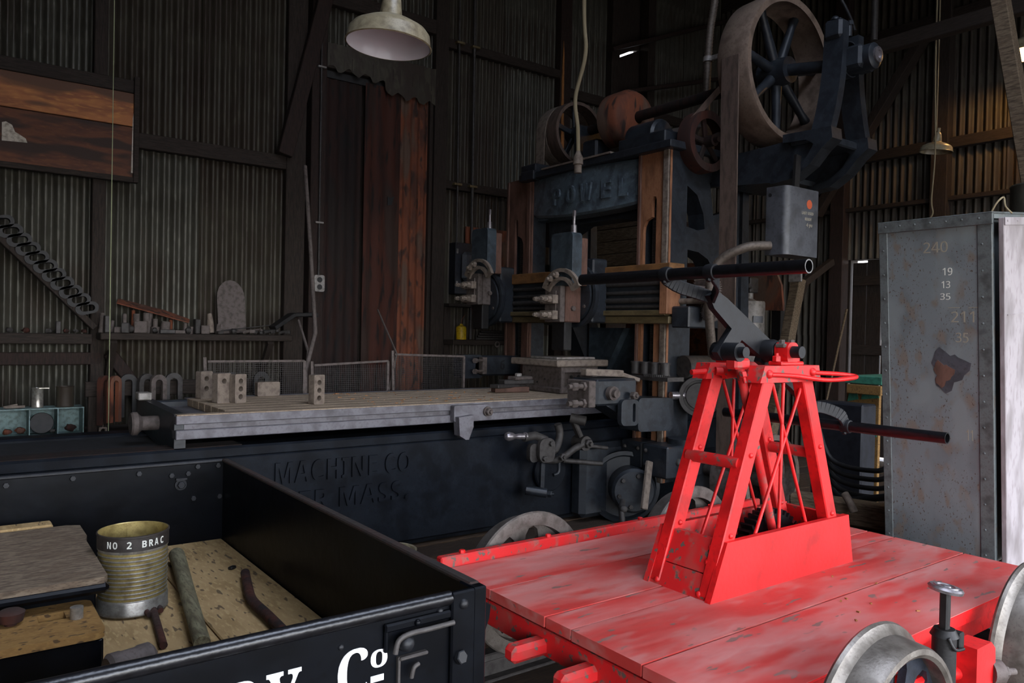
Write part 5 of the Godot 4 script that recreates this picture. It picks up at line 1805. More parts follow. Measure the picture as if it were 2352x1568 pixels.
	# bench along the wall behind the planer, with pigeonholes and cans
	var be = thing("wall_bench", "low dark bench behind the planer's bed, loaded with small parts", "bench", V(0.0, 0, -6.2))
	s = S()
	bb(s, V(-1.5, 0.6, -6.6), V(1.25, 0.655, -5.75), 0.006)
	part(be, "top", s, M.timber_x)
	for x in [-1.3, 0.0, 1.1]:
		s = S()
		bb(s, V(x, 0.0, -6.5), V(x + 0.09, 0.6, -5.85), 0.005)
		part(be, "leg", s, M.timber_y)
	var pg = thing("pigeonhole_rack", "pale mint metal rack with open compartments on the bench", "rack", V(0.5, 0.656, -6.2))
	s = S()
	bb(s, V(-0.1, 0.656, -6.3), V(0.81, 0.664, -6.1))
	bb(s, V(-0.1, 0.845, -6.3), V(0.81, 0.852, -6.1))
	bb(s, V(-0.1, 0.66, -6.3), V(0.81, 0.85, -6.294))
	part(pg, "case", s, M.mint_paint)
	for x in [0.15, 0.483, 0.65, 0.805]:
		s = S()
		bb(s, V(x - 0.003, 0.66, -6.295), V(x + 0.003, 0.85, -6.1))
		part(pg, "divider", s, M.mint_paint)
	# what stands in and on it
	var c1 = thing("paint_can", "bright silvery can with drips standing on the mint rack", "can", V(0.535, 0.853, -6.18))
	s = S()
	lathe(s, [Vector2(0, 0.0), Vector2(0.036, 0.0), Vector2(0.037, 0.003), Vector2(0.036, 0.006), Vector2(0.036, 0.13), Vector2(0.038, 0.133), Vector2(0.036, 0.135), Vector2(0.034, 0.13), Vector2(0.034, 0.02), Vector2(0, 0.02)], V(0.535, 0.853, -6.18), V(0, 1, 0), 28)
	part(c1, "wall", s, M.tin)
	s = S()
	bb(s, V(0.54, 0.984, -6.19), V(0.6, 0.99, -6.14))
	part(c1, "lid_flap", s, M.tin)
	var c2 = thing("paint_can", "wide blotched rusty can standing beside the silvery can", "can", V(0.7, 0.853, -6.18))
	s = S()
	lathe(s, [Vector2(0, 0.0), Vector2(0.056, 0.0), Vector2(0.057, 0.004), Vector2(0.055, 0.006), Vector2(0.055, 0.135), Vector2(0.058, 0.14), Vector2(0.055, 0.142), Vector2(0.053, 0.138), Vector2(0.053, 0.02), Vector2(0, 0.02)], V(0.7, 0.853, -6.18), V(0, 1, 0), 28)
	part(c2, "wall", s, M.galv_brown)
	s = S()
	lathe(s, [Vector2(0, 0.012), Vector2(0.07, 0.012), Vector2(0.073, 0.006), Vector2(0.07, 0.0), Vector2(0, 0.0)], V(0.562, 0.742, -6.19), V(-0.05, 0.15, 1), 28)
	solo("grinding_disc", s, M.iron_dark, "dark disc standing in the middle compartment of mint rack", "disc", V(0.57, 0.664, -6.19))
	var bits = [[0.36, 0.028, "rust", "rusty lump in the first compartment of mint rack"], [0.435, 0.032, "rust", "bigger orange rusty lump beside the rack divider"], [0.625, 0.02, "iron", "grey lump beside the dark disc in the rack"], [0.73, 0.036, "rust_dark", "reddish bent scrap in the last rack compartment"]]
	for b in bits:
		s = S()
		lump(s, V(b[0], 0.668 + b[1], -6.17), b[1], int(b[0] * 100))
		solo("scrap_lump", s, M[b[2]], b[3], "scrap iron", V(b[0], 0.664, -6.17), "scrap in the mint rack")
	s = S()
	bar(s, V(0.35, 0.862, -6.17), V(0.46, 0.866, -6.15), 0.02, 0.015)
	bar(s, V(0.34, 0.86, -6.2), V(0.42, 0.875, -6.2), 0.025, 0.012)
	solo("flat_pieces", s, M.dusty, "flat brown offcuts on top of the mint rack", "offcuts", V(0.4, 0.853, -6.17))
	# rail with U-clamps hooked over it
	var cr = thing("clamp_rail", "dark rail behind the planer with U-shaped clamps hooked over", "rail", V(1.2, 0.65, -6.0))
	s = S()
	bb(s, V(0.8, 0.93, -6.04), V(2.1, 1.035, -5.99), 0.005)
	part(cr, "board", s, M.timber_x)
	for x in [0.82, 1.3, 2.05]:
		s = S()
		bb(s, V(x, 0.0, -6.06), V(x + 0.06, 0.93, -6.0), 0.004)
		part(cr, "leg", s, M.timber_y)
	var cl = [[0.9, 0.3, 0.05, "rust_dark", 0.75, "rust-streaked pale U-clamp hanging first on the rail"], [0.955, 0.28, 0.05, "rust", 0.65, "orange-rusty U-clamp hanging second on the rail"], [1.06, 0.26, 0.055, "iron_dark", 0.0, "dark U-clamp hanging just left of planer table"], [1.17, 0.24, 0.06, "iron", 0.3, "U-clamp seen edge-on above the table's end pocket"], [1.235, 0.22, 0.055, "dusty_iron", 0.2, "dusty U-clamp beside the edge-on clamp"], [1.36, 0.22, 0.06, "iron", 0.0, "wide U-clamp behind the holed stop blocks"], [1.77, 0.22, 0.06, "iron_dark", 0.0, "dark U-clamp behind the left wire screen"], [2.0, 0.2, 0.06, "iron_dark", 0.0, "dark U-clamp behind the plain square block"]]
	for q in cl:
		s = S()
		XF = Transform3D(Basis(V(0, 1, 0), q[4]), V(q[0], 1.045, -5.945 + (0.05 if q[4] > 0.1 else 0.0) + (0.06 if q[4] == 0.65 or q[4] == 0.2 else 0.0)))
		var pl = []
		var r = q[2]
		for i in 9:
			pl.append(Vector2.from_angle(PI * i / 8.0) * r + Vector2(0, -r * 0.2))
		pl.append(Vector2(-r, -q[1])); pl.append(Vector2(-r * 0.45, -q[1]))
		for i in 9:
			pl.append(Vector2.from_angle(PI - PI * i / 8.0) * r * 0.45 + Vector2(0, -r * 0.3))
		pl.append(Vector2(r * 0.45, -q[1])); pl.append(Vector2(r, -q[1]))
		plate(s, pl, V(0, 0, 0), V(1, 0, 0), V(0, 1, 0), 0.03)
		XF = Transform3D.IDENTITY
		solo("u_clamp", s, M[q[3]], q[5], "clamp", V(q[0], 1.045 - q[1], -5.97), "U-clamps along the rail")
	s = S()
	plate(s, rrect(Vector2(-0.025, -0.028), Vector2(0.025, 0.022), 0.008), V(0.905, 0.7, -5.95), V(1, 0, 0), V(0, 1, 0), 0.02, [circ(Vector2.ZERO, 0.013, 12)])
	tube(s, [V(0.905, 0.72, -5.95), V(0.91, 0.76, -5.96), V(0.915, 0.8, -5.98)], 0.003, 6)
	solo("hanging_nut", s, M.dusty, "square nut hanging on wire below the U-clamps", "nut", V(0.905, 0.67, -5.95))
	# wire screens behind the table that catch the chips
	var scr = [[1.53, 2.25, 0.93, 1.185, 0.0, "wire mesh screen left of the leaning pipe"], [2.33, 2.97, 0.93, 1.15, 0.03, "sagging wire mesh screen right of the leaning pipe"], [3.03, 3.72, 0.93, 1.235, -0.02, "tall dark wire mesh screen before the rusty door"]]
	for q in scr:
		var sc = thing("wire_screen", q[5], "screen", V((q[0] + q[1]) / 2, 0.76, -5.7), "wire screens behind the planer table")
		s = S()
		bar(s, V(q[0], q[3], -5.7), V(q[1], q[3] + q[4], -5.7), 0.02, 0.016)
		bar(s, V(q[0], 0.76, -5.7), V(q[0] - 0.02, q[3] + 0.03, -5.7), 0.022, 0.016, V(0, 0, 1))
		bar(s, V(q[1], 0.76, -5.7), V(q[1], q[3] + q[4], -5.7), 0.022, 0.016, V(0, 0, 1))
		part(sc, "frame", s, M.dusty_iron)
		s = S()
		var nx = int((q[1] - q[0]) / 0.016)
		for i in nx:
			var x = q[0] + 0.016 * (i + 0.5)
			bx(s, V(x, (0.8 + q[3]) / 2, -5.7 + 0.008 * sin(x * 9.0)), V(0.0022, q[3] - 0.8, 0.0022))
		for i in int((q[3] - 0.8) / 0.016):
			bx(s, V((q[0] + q[1]) / 2, 0.8 + 0.016 * i, -5.7), V(q[1] - q[0], 0.0022, 0.0022))
		var wm = part(sc, "wire_mesh", s, M.iron)
		wm.set_meta("kind", "stuff")
	# leaning pipe, bracket arm and stick
	s = S()
	tube(s, [V(2.62, 2.9, -6.7), V(2.6, 2.2, -6.5), V(2.5, 1.4, -6.1), V(2.28, 1.1, -5.75), V(2.28, 0.76, -5.73)], 0.018, 10)
	tube(s, [V(2.43, 1.5, -6.3), V(2.38, 1.25, -5.95), V(2.29, 1.08, -5.76)], 0.012, 8)
	solo("leaning_pipe", s, M.dusty_iron, "thin bent pipe leaning from table to wall post", "pipe", V(2.4, 0.76, -5.9))
	s = S()
	bar(s, V(2.45, 1.55, -6.5), V(2.68, 1.56, -6.55), 0.1, 0.035, V(0, 1, 0), 0.005)
	bar(s, V(2.45, 1.55, -6.5), V(2.26, 1.43, -6.45), 0.1, 0.035, V(0, 1, 0), 0.005)
	bar(s, V(2.68, 1.55, -6.55), V(2.7, 1.56, -7.1), 0.06, 0.035, V(0, 1, 0), 0.005)
	solo("bracket_arm", s, M.iron_dark, "bent dark bracket arm at the wall post by the shelf", "bracket", V(2.5, 1.43, -6.6))
	s = S()
	bar(s, V(2.98, 0.78, -5.75), V(3.06, 1.24, -5.72), 0.016, 0.01, V(0, 0, 1))
	bar(s, V(3.06, 1.24, -5.72), V(3.22, 1.62, -6.4), 0.014, 0.01, V(0, 0, 1))
	solo("leaning_stick", s, M.dusty_iron, "thin bent strip leaning against the rusty door", "strip", V(3.05, 0.78, -5.8))
	# outlet box with conduit and clips on the red door post
	var ob = thing("outlet_box", "grey double outlet box with thin conduit on the door post", "outlet", V(2.91, 1.8, Z + 0.12))
	s = S()
	plate(s, rrect(Vector2(2.87, 1.79), Vector2(2.975, 1.95), 0.02), V(0, 0, Z + 0.125), V(1, 0, 0), V(0, 1, 0), 0.05)
	part(ob, "box", s, M.canister)
	s = S()
	for y in [1.835, 1.905]:
		plate(s, circ(Vector2.ZERO, 0.026, 14), V(2.923, y, Z + 0.152), V(1, 0, 0), V(0, 1, 0), 0.006)
	part(ob, "socket", s, M.iron_dark)
	s = S()
	cyl(s, V(2.925, 1.95, Z + 0.115), V(2.915, 5.2, Z + 0.115), 0.011, 0.011, 10)
	part(ob, "conduit", s, M.iron)
	s = S()
	for y in [2.45, 3.95]:
		bb(s, V(2.88, y, Z + 0.1), V(2.965, y + 0.018, Z + 0.13), 0.003)
	part(ob, "clip", s, M.canister)
	# two vertical conduits, fuse box and shelf right of the door
	for q in [[4.5, "thin dark conduit running down to the fuse box", 2.4, 0.012, "iron"], [4.7, "thicker clipped conduit between girts right of door", 1.35, 0.018, "iron"]]:
		var cd = thing("wall_conduit", q[1], "conduit", V(q[0], q[2], Z + 0.12))
		s = S()
		cyl(s, V(q[0], q[2], Z + 0.12), V(q[0] - 0.03, 5.6, Z + 0.12), q[3], q[3], 10)
		part(cd, "pipe", s, M[q[4]])
		s = S()
		for y in [3.02, 4.55]:
			bb(s, V(q[0] - 0.06, y, Z + 0.09), V(q[0] + 0.04, y + 0.025, Z + 0.145), 0.003)
		part(cd, "clip", s, M.way_brass)
	var fb = thing("fuse_box", "dark grey fuse box with raised cover beside the planer's head", "fuse box", V(4.63, 1.85, Z + 0.15))
	s = S()
	bb(s, V(4.46, 1.84, Z + 0.02), V(4.83, 2.4, Z + 0.16), 0.006)
	part(fb, "box", s, M.box_dark)
	s = S()
	bb(s, V(4.52, 1.98, Z + 0.16), V(4.8, 2.3, Z + 0.24), 0.05)
	var cv = part(fb, "cover", s, M.box_grey)
	s = S()
	bb(s, V(4.47, 2.28, Z + 0.16), V(4.49, 2.33, Z + 0.17))
	bb(s, V(4.47, 1.93, Z + 0.16), V(4.49, 1.98, Z + 0.17))
	bb(s, V(4.66, 1.86, Z + 0.16), V(4.74, 1.89, Z + 0.164))
	part(fb, "hinge", s, M.canister)
	s = S()
	bb(s, V(4.66, 1.75, Z + 0.03), V(5.3, 2.6, Z + 0.06), 0.004)
	part(fb, "mounting_board", s, M.rust)
	var s2 = thing("oil_shelf", "short dark shelf with oil can and stacked bars below fuse box", "shelf", V(4.8, 1.28, Z + 0.2))
	s = S()
	bb(s, V(4.37, 1.29, Z + 0.02), V(5.4, 1.345, Z + 0.3), 0.005)
	bb(s, V(4.37, 1.7, Z + 0.02), V(5.2, 1.735, Z + 0.2), 0.005)
	part(s2, "board", s, M.timber_x)
	s = S()
	bb(s, V(4.37, 0.0, Z + 0.02), V(4.45, 1.7, Z + 0.1), 0.004)
	part(s2, "bracket", s, M.timber_y)
	s = S()
	plate(s, circ(Vector2.ZERO, 0.035, 16), V(4.93, 1.3, Z + 0.31), V(1, 0, 0), V(0, 1, 0), 0.012, [circ(Vector2.ZERO, 0.018, 12)])
	part(s2, "ring", s, M.dusty_iron)
	var oc = thing("oil_can", "small bright yellow can on the shelf below fuse box", "can", V(4.54, 1.346, Z + 0.18))
	s = S()
	lathe(s, [Vector2(0, 0), Vector2(0.055, 0.0), Vector2(0.057, 0.005), Vector2(0.057, 0.12), Vector2(0.05, 0.14), Vector2(0.02, 0.155), Vector2(0.018, 0.17), Vector2(0, 0.17)], V(4.54, 1.346, Z + 0.18), V(0, 1, 0), 24)
	part(oc, "body", s, M.yellow)
	s = S()
	tube(s, smooth_path([V(4.54, 1.51, Z + 0.18), V(4.545, 1.56, Z + 0.18), V(4.58, 1.61, Z + 0.18), V(4.6, 1.65, Z + 0.2)]), 0.004, 6)
	part(oc, "spout", s, M.rust)
	for i in 4:
		s = S()
		cyl(s, V(4.72 + 0.02 * i, 1.358 + 0.026 * i, Z + 0.2), V(5.25, 1.358 + 0.026 * i, Z + 0.2), 0.012, 0.012, 8)
		solo("steel_bar", s, M.iron, ["bottom", "second", "third", "topmost"][i] + " steel bar of the stack on the oil shelf", "bar", V(4.98, 1.346 + 0.026 * i, Z + 0.2), "stacked bars on the oil shelf")
	# string hanging in front of the wall
	s = S()
	cyl(s, V(0.9, 0.66, -5.7), V(0.9, 6.1, -5.7), 0.0024, 0.0024, 8)
	solo("hanging_string", s, M.string, "thin pale string hanging straight down at the left", "string", V(0.9, 0.66, -5.7))

# ---------------------------------------------------------------- right-hand side
func build_right_side():
	var s
	# tall grey locker, leaning, its white door ajar
	var lk = thing("steel_locker", "tall leaning grey steel locker with chalk sums and white door", "locker", V(4.1, 0, -1.7))
	var K = Transform3D(Basis(V(0, 0, 1), 0.095), V(3.89, 0, -1.7))
	XF = K
	s = S()
	bb(s, V(0.0, 0.02, -0.25), V(0.02, 2.02, 0.25), 0.003)
	bb(s, V(0.0, 0.02, -0.25), V(0.7, 2.02, -0.23))
	bb(s, V(0.0, 0.0, -0.25), V(0.7, 0.02, 0.24))
	bb(s, V(0.0, 2.0, -0.25), V(0.7, 2.02, 0.25))
	bb(s, V(0.68, 0.02, -0.25), V(0.7, 2.02, 0.24))
	bb(s, V(0.02, 0.02, 0.2), V(0.7, 2.0, 0.21))
	part(lk, "body", s, M.cabinet)
	s = S()
	bb(s, V(-0.006, 0.02, -0.256), V(0.0, 2.02, -0.215), 0.002)
	bb(s, V(-0.006, 0.02, 0.19), V(0.0, 2.02, 0.25), 0.002)
	bb(s, V(-0.012, 1.975, -0.258), V(0.0, 2.03, 0.256), 0.003)
	bb(s, V(-0.012, 2.02, -0.258), V(0.7, 2.03, 0.256), 0.002)
	var ed = part(lk, "edge_strip", s, M.cabinet_edge)
	for i in 16:
		for z in [-0.235, 0.21]:
			domes(ed, "rivet", M.cabinet_edge, [[V(-0.006, 0.12 + i * 0.118, z), V(-1, 0, 0), 0.0055, 0.004]])
	for i in 7:
		domes(ed, "rivet", M.cabinet_edge, [[V(-0.012, 2.005, -0.22 + i * 0.07), V(-1, 0, 0), 0.005, 0.004]])
	# door, ajar
	XF = K * Transform3D(Basis(V(0, 1, 0), -0.06), V(0.0, 0, 0.285))
	s = S()
	bb(s, V(0.0, 0.42, -0.012), V(0.72, 2.0, 0.012), 0.003)
	var dr = part(lk, "door", s, M.cabinet_white)
	s = S()
	bb(s, V(0.0, 1.965, 0.012), V(0.72, 2.0, 0.018), 0.002)
	bb(s, V(0.02, 1.57, 0.012), V(0.72, 1.575, 0.016))
	for i in 8:
		dome(s, V(0.02 + i * 0.09, 1.985, 0.018), V(0, 0, 1), 0.006, 0.004, 8)
	part(dr, "door_trim", s, M.cabinet_white)
	XF = K
	s = S()
	bb(s, V(0.02, 0.0, 0.21), V(0.7, 0.41, 0.252), 0.004)
	part(lk, "plinth_panel", s, M.cabinet_base)
	s = S()
	tube(s, smooth_path([V(0.02, 2.03, 0.24), V(0.03, 2.07, 0.26), V(0.07, 2.09, 0.27), V(0.06, 2.05, 0.28), V(0.1, 2.02, 0.29)]), 0.004, 6)
	part(lk, "wire_tie", s, M.rope)
	XF = Transform3D.IDENTITY
	# chalk sums on its side
	var rt = K.basis * V(0, 0, 1)
	var up = K.basis * V(0, 1, 0)
	for q in [["240", -0.05, 1.89, 0.05, 0.11, 0], ["19", 0.035, 1.775, 0.034, 0.045, 1], ["13", 0.03, 1.715, 0.032, 0.04, 1], ["35", 0.025, 1.66, 0.03, 0.045, 1], ["2113", 0.07, 1.565, 0.05, 0.15, 0], ["35", 0.09, 1.47, 0.045, 0.055, 0], ["11", 0.13, 1.02, 0.05, 0.03, 0]]:
		var o = fit_letters(lk, "chalk_writing", q[0], K * V(-0.0005, q[2], q[1]), rt, up, q[3], q[4], 0.0012, M.chalk if q[5] else M.chalk_dim)
		o.mesh.font.font_weight = 400
		o.mesh.font.font_italic = true
	XF = K
	for z in [0.06, 0.15]:
		s = S()
		bb(s, V(-0.0012, 1.607, z), V(0.0, 1.61, z + 0.05))
		part(lk, "chalk_line", s, M.chalk_dim)
	# patch of peeled paint and lifted flakes
	s = S()
	var blob = []
	for i in 22:
		var a = TAU * i / 22
		blob.append(Vector2(cos(a) * 0.075, sin(a) * 0.09) * (1.0 + 0.25 * sin(a * 3.0 + 1.0) + 0.12 * sin(a * 7.0)))
	plate(s, blob, V(-0.001, 1.32, 0.06), V(0, 0, 1), V(0, 1, 0), 0.003)
	part(lk, "paint_patch", s, M.box_grey, "dark smeared patch of paint")
	s = S()
	var bl2 = []
	for p in blob:
		bl2.append(Vector2(p.x * 0.55 - 0.02, p.y * 0.6 - 0.01))
	plate(s, bl2, V(-0.002, 1.31, 0.055), V(0, 0, 1), V(0, 1, 0), 0.004)
	part(lk, "bare_patch", s, M.primer_dull, "bare tan spot in the smeared patch")
	XF = Transform3D.IDENTITY

	# grey switch box hung from the planer's bracket
	var sb = thing("switch_box", "grey steel switch box with faded orange mark hanging beside belt", "switch box", V(4.8, 1.98, -3.15))
	s = S()
	plate(s, [Vector2(4.6, -3.24), Vector2(4.6, -3.12), Vector2(4.605, -3.1), Vector2(4.625, -3.085), Vector2(4.65, -3.08), Vector2(4.98, -3.08), Vector2(4.98, -3.24)], V(0, 2.25, 0), V(1, 0, 0), V(0, 0, 1), 0.47, [], true)
	part(sb, "case", s, M.box_grey)
	s = S()
	cyl(s, V(4.601, 2.43, -3.21), V(4.597, 2.43, -3.21), 0.013, 0.013, 14)
	cyl(s, V(4.601, 2.06, -3.21), V(4.597, 2.06, -3.21), 0.013, 0.013, 14)
	part(sb, "knockout", s, M.rubber)
	s = S()
	cyl(s, V(4.87, 2.38, -3.081), V(4.87, 2.38, -3.078), 0.032, 0.032, 18)
	part(sb, "orange_mark", s, M.orange_mark)
	fit_letters(sb, "paint_writing", "LAST USED", V(4.78, 2.315, -3.08), V(1, 0.02, 0), V(0, 1, 0), 0.02, 0.14, 0.002, M.chalk_dim)
	fit_letters(sb, "paint_writing", "READY", V(4.82, 2.275, -3.08), V(1, 0.02, 0), V(0, 1, 0), 0.02, 0.08, 0.002, M.chalk_dim)
	fit_letters(sb, "paint_writing", "4 yu", V(4.84, 2.235, -3.08), V(1, 0.02, 0), V(0, 1, 0), 0.024, 0.07, 0.002, M.chalk_dim)
	s = S()
	tube(s, smooth_path([V(4.6, 2.08, -3.2), V(4.45, 2.06, -3.3), V(4.35, 1.95, -3.45), V(4.33, 1.7, -3.5), V(4.45, 1.3, -3.55)], 8), 0.032, 12)
	part(sb, "flexible_conduit", s, M.flex)
	s = S()
	bar(s, V(4.88, 2.46, -3.2), V(4.9, 2.75, -3.2), 0.06, 0.02, V(0, 0, 1))
	part(sb, "hanger", s, M.iron_dark)
	# leaning post with a tag plate
	var po = thing("leaning_post", "grey brown post with square tag behind the handcar handle", "post", V(5.7, 0, -3.9))
	s = S()
	bar(s, V(5.75, 0.02, -4.06), V(6.02, 1.96, -3.89), 0.1, 0.09, V(0, 0, 1), 0.006)
	part(po, "post", s, M.old_plank_z)
	s = S()
	bb(s, V(5.95, 1.93, -3.95), V(5.97, 2.03, -3.82), 0.006)
	part(po, "tag", s, M.canister)
	# canister with a bright band
	var cn = thing("canister", "pale grey upright canister with dark label behind lever blade", "canister", V(5.88, 0, -4.28))
	s = S()
	lathe(s, [Vector2(0, 0.0), Vector2(0.13, 0.0), Vector2(0.135, 0.01), Vector2(0.135, 0.53), Vector2(0.128, 0.545), Vector2(0.06, 0.55), Vector2(0.03, 0.57), Vector2(0.03, 0.64), Vector2(0, 0.64)], V(5.88, 1.22, -4.29), V(0, 1, 0), 28)
	part(cn, "body", s, M.canister)
	s = S()
	plate(s, rrect(Vector2(-0.05, -0.03), Vector2(0.05, 0.03), 0.004), V(5.83, 1.6, -4.162), V(0.94, 0, 0.33), V(0, 1, 0), 0.004)
	part(cn, "label", s, M.box_grey)
	s = S()
	bb(s, V(5.82, 1.84, -4.34), V(5.94, 1.98, -4.24), 0.01)
	cyl(s, V(5.84, 1.89, -4.26), V(5.74, 1.9, -4.2), 0.02)
	part(cn, "valve", s, M.iron)
	s = S()
	bb(s, V(5.76, 0, -4.42), V(6.02, 1.22, -4.15), 0.01)
	part(cn, "stand", s, M.iron_dark)
	# rust-spotted board behind
	var rb = thing("rust_mottled_sheet", "rust-mottled metal panel behind the canister", "sheet metal", V(6.5, 0, -4.6))
	s = S()
	plate(s, [Vector2(-4.9, 1.72), Vector2(-4.35, 1.7), Vector2(-4.38, 1.95), Vector2(-4.45, 2.1), Vector2(-4.9, 2.08)], V(6.5, 0, 0), V(0, 0, 1), V(0, 1, 0), 0.03)
	part(rb, "sheet", s, M.rust)
	s = S()
	bb(s, V(6.52, 0.0, -4.8), V(6.58, 1.75, -4.7))
	bb(s, V(6.52, 0.0, -4.5), V(6.58, 1.75, -4.4))
	part(rb, "stand", s, M.iron_dark)
	s = S()
	plate(s, [Vector2(-4.9, 2.2), Vector2(-6.4, 2.25), Vector2(-6.4, 0.0), Vector2(-4.9, 0.0)], V(6.45, 0, 0), V(0, 0, 1), V(0, 1, 0), 0.04)
	solo("plywood_sheet", s, M.sign_plank_dark, "brown sheet standing behind the planer's openings", "sheet", V(6.45, 0, -5.6))
	# stacked planks seen through the planer arch
	for i in 4:
		s = S()
		bb(s, V(6.015, 2.2 + i * 0.14, -6.9 + 0.05 * i), V(6.065, 2.33 + i * 0.14, -5.4), 0.004)
		solo("stored_plank", s, M.old_plank_z, ["lowest", "second", "third", "highest"][i] + " grey plank of those seen through the planer arch", "plank", V(6.0, 2.2 + i * 0.14, -6.1), "planks behind the planer")
	s = S()
	for x in [5.98, 6.07]:
		for z in [-6.85, -5.6]:
			bb(s, V(x, 0, z), V(x + 0.03, 2.8, z + 0.06))
	solo("plank_rack", s, M.timber_y, "dark upright rack holding grey planks behind the planer", "rack", V(6.02, 0, -6.2))
	# green-painted bench with a raw board edge, black box in front
	var gb = thing("green_bench", "bench with flaking green paint and raw board edge by locker", "bench", V(5.4, 0, -2.83))
	s = S()
	bb(s, V(5.2, 1.13, -2.97), V(5.8, 1.185, -2.7), 0.004)
	part(gb, "top", s, M.green_paint)
	s = S()
	bb(s, V(5.17, 1.06, -2.94), V(5.2, 1.125, -2.69), 0.004)
	part(gb, "edge_board", s, M.tan_tread)
	s = S()
	bb(s, V(5.21, 0.0, -2.96), V(5.24, 1.12, -2.72), 0.003)
	part(gb, "panel", s, M.tan_tread)
	s = S()
	for q in [[-2.95, 1.0, 0.08, 0.1], [-2.85, 1.02, 0.13, 0.08], [-2.8, 0.88, 0.05, 0.1], [-2.78, 0.75, 0.05, 0.07]]:
		plate(s, [Vector2(q[0], q[1]), Vector2(q[0] + q[2], q[1] + 0.02), Vector2(q[0] + q[2] * 0.8, q[1] + q[3]), Vector2(q[0] + 0.01, q[1] + q[3] * 0.7)], V(5.209, 0, 0), V(0, 0, 1), V(0, 1, 0), 0.004)
	part(gb, "paint_flake", s, M.green_paint)
	s = S()
	bb(s, V(5.0, 0.3, -3.1), V(5.18, 1.0, -2.72), 0.012)
	bb(s, V(5.02, 0.0, -3.05), V(5.16, 0.3, -2.78))
	solo("black_motor_box", s, M.box_dark, "plain black box in front of the green bench", "box", V(5.09, 0, -2.9))
	# heap of black cable beside the locker
	s = S()
	for i in 7:
		var yy = 0.3 + 0.055 * i
		tube(s, smooth_path([V(4.75, yy + 0.25, -2.9), V(4.7, yy + 0.02, -2.7 - 0.01 * i), V(4.65, yy, -2.45), V(4.7, yy + 0.06, -2.2 - 0.02 * i), V(4.9, yy + 0.15, -2.0)], 6), 0.016, 8)
	tube(s, smooth_path([V(4.6, 0.25, -3.0), V(4.5, 0.42, -2.6), V(4.55, 0.55, -2.15)], 6), 0.022, 8)
	solo("cable_heap", s, M.rubber, "loops of black cable heaped beside the leaning locker", "cable", V(4.7, 0.2, -2.5))
	# timbers on the floor
	var tw = ["long squared timber on top of the heap behind handcar", "lower squared timber behind the handcar's far corner", "short timber end beside the red tower base"]
	var tt = [[V(4.25, 0.42, -2.75), V(4.45, 0.42, -1.98), 0.14], [V(4.2, 0.24, -2.7), V(4.4, 0.24, -1.98), 0.2], [V(3.98, 0.2, -2.72), V(4.02, 0.2, -2.5), 0.12]]
	for i in 3:
		s = S()
		bar(s, tt[i][0], tt[i][1], tt[i][2], tt[i][2], V(0, 1, 0), 0.012)
		solo("timber", s, M.old_plank_z, tw[i], "timber", V(tt[i][0].x, tt[i][0].y - tt[i][2] / 2, -2.4), "timbers behind the handcar")
	s = S()
	bb(s, V(3.9, 0.0, -2.8), V(4.6, 0.14, -1.99), 0.01)
	solo("timber_crib", s, M.timber_z, "flat dark timber under the heap behind the handcar", "timber", V(4.2, 0, -2.4), "timbers behind the handcar")
	s = S()
	tube(s, smooth_path([V(4.2, 0.55, -2.38), V(4.18, 0.5, -2.33), V(4.18, 0.46, -2.31)]), 0.022, 10)
	solo("dropped_shoe_piece", s, M.dusty, "small pale leather scrap on the timbers", "scrap", V(4.19, 0.46, -2.33))
	# drum on a stand behind the locker
	s = S()
	lathe(s, [Vector2(0, 0.0), Vector2(0.2, 0.0), Vector2(0.205, 0.01), Vector2(0.2, 0.02), Vector2(0.2, 0.5), Vector2(0.205, 0.51), Vector2(0.2, 0.52), Vector2(0, 0.5)], V(6.0, 2.0, -2.03), V(0, 1, 0), 30)
	bb(s, V(5.8, 0, -2.2), V(6.2, 2.0, -1.85), 0.01)
	solo("storage_drum", s, M.galv, "grey drum standing high behind the leaning locker", "drum", V(6.0, 0, -2.03))
	# yard broom handle by the plank door
	s = S()
	cyl(s, V(8.7, 0.0, -5.34), V(8.72, 1.8, -4.98), 0.014, 0.014, 8)
	solo("broom_handle", s, M.old_plank_z, "thin stick leaning by the bright door gap", "stick", V(8.7, 0, -5.2))

	# beams and roof bracing
	var tr = struct("trim_1", V(7.2, 4.25, -3.4))
	s = S()
	bb(s, V(7.2, 4.2, -5.2), V(7.3, 4.33, -0.5), 0.006)
	part(tr, "tie_beam", s, M.timber_z)
	s = S()
	bar(s, V(5.98, 4.6, -2.46), V(6.1, 0.0, -1.7), 0.1, 0.1, V(0, 0, 1), 0.006)
	part(tr, "raking_post", s, M.old_plank_z)
	var t2 = struct("trim_2", V(7.8, 4.8, -7.0))
	s = S()
	bar(s, V(6.9, 4.5, -7.0), V(8.75, 5.06, -7.0), 0.05, 0.1, V(0, 0, 1), 0.005)
	part(t2, "brace", s, M.timber_red)
	s = S()
	bar(s, V(6.66, 4.98, -7.0), V(9.0, 5.95, -7.0), 0.05, 0.1, V(0, 0, 1), 0.005)
	part(t2, "brace", s, M.timber_red)
	s = S()
	bar(s, V(8.3, 2.1, -5.3), V(8.5, 0.9, -5.9), 0.1, 0.1, V(1, 0, 0), 0.005)
	bar(s, V(8.3, 2.1, -5.3), V(8.9, 2.4, -5.3), 0.08, 0.08, V(1, 0, 0), 0.005)
	part(t2, "brace", s, M.timber_y)
	s = S()
	cyl(s, V(7.0, 4.25, -3.8), V(7.0, 6.3, -3.8), 0.03)
	solo("roof_pipe", s, M.iron, "thin upright pipe rising from the tie beam", "pipe", V(7.0, 4.25, -3.8))
	s = S()
	tube(s, smooth_path([V(5.35, 3.7, -3.05), V(5.4, 4.0, -3.2), V(5.2, 4.6, -3.5), V(5.0, 5.4, -3.9)]), 0.012, 8)
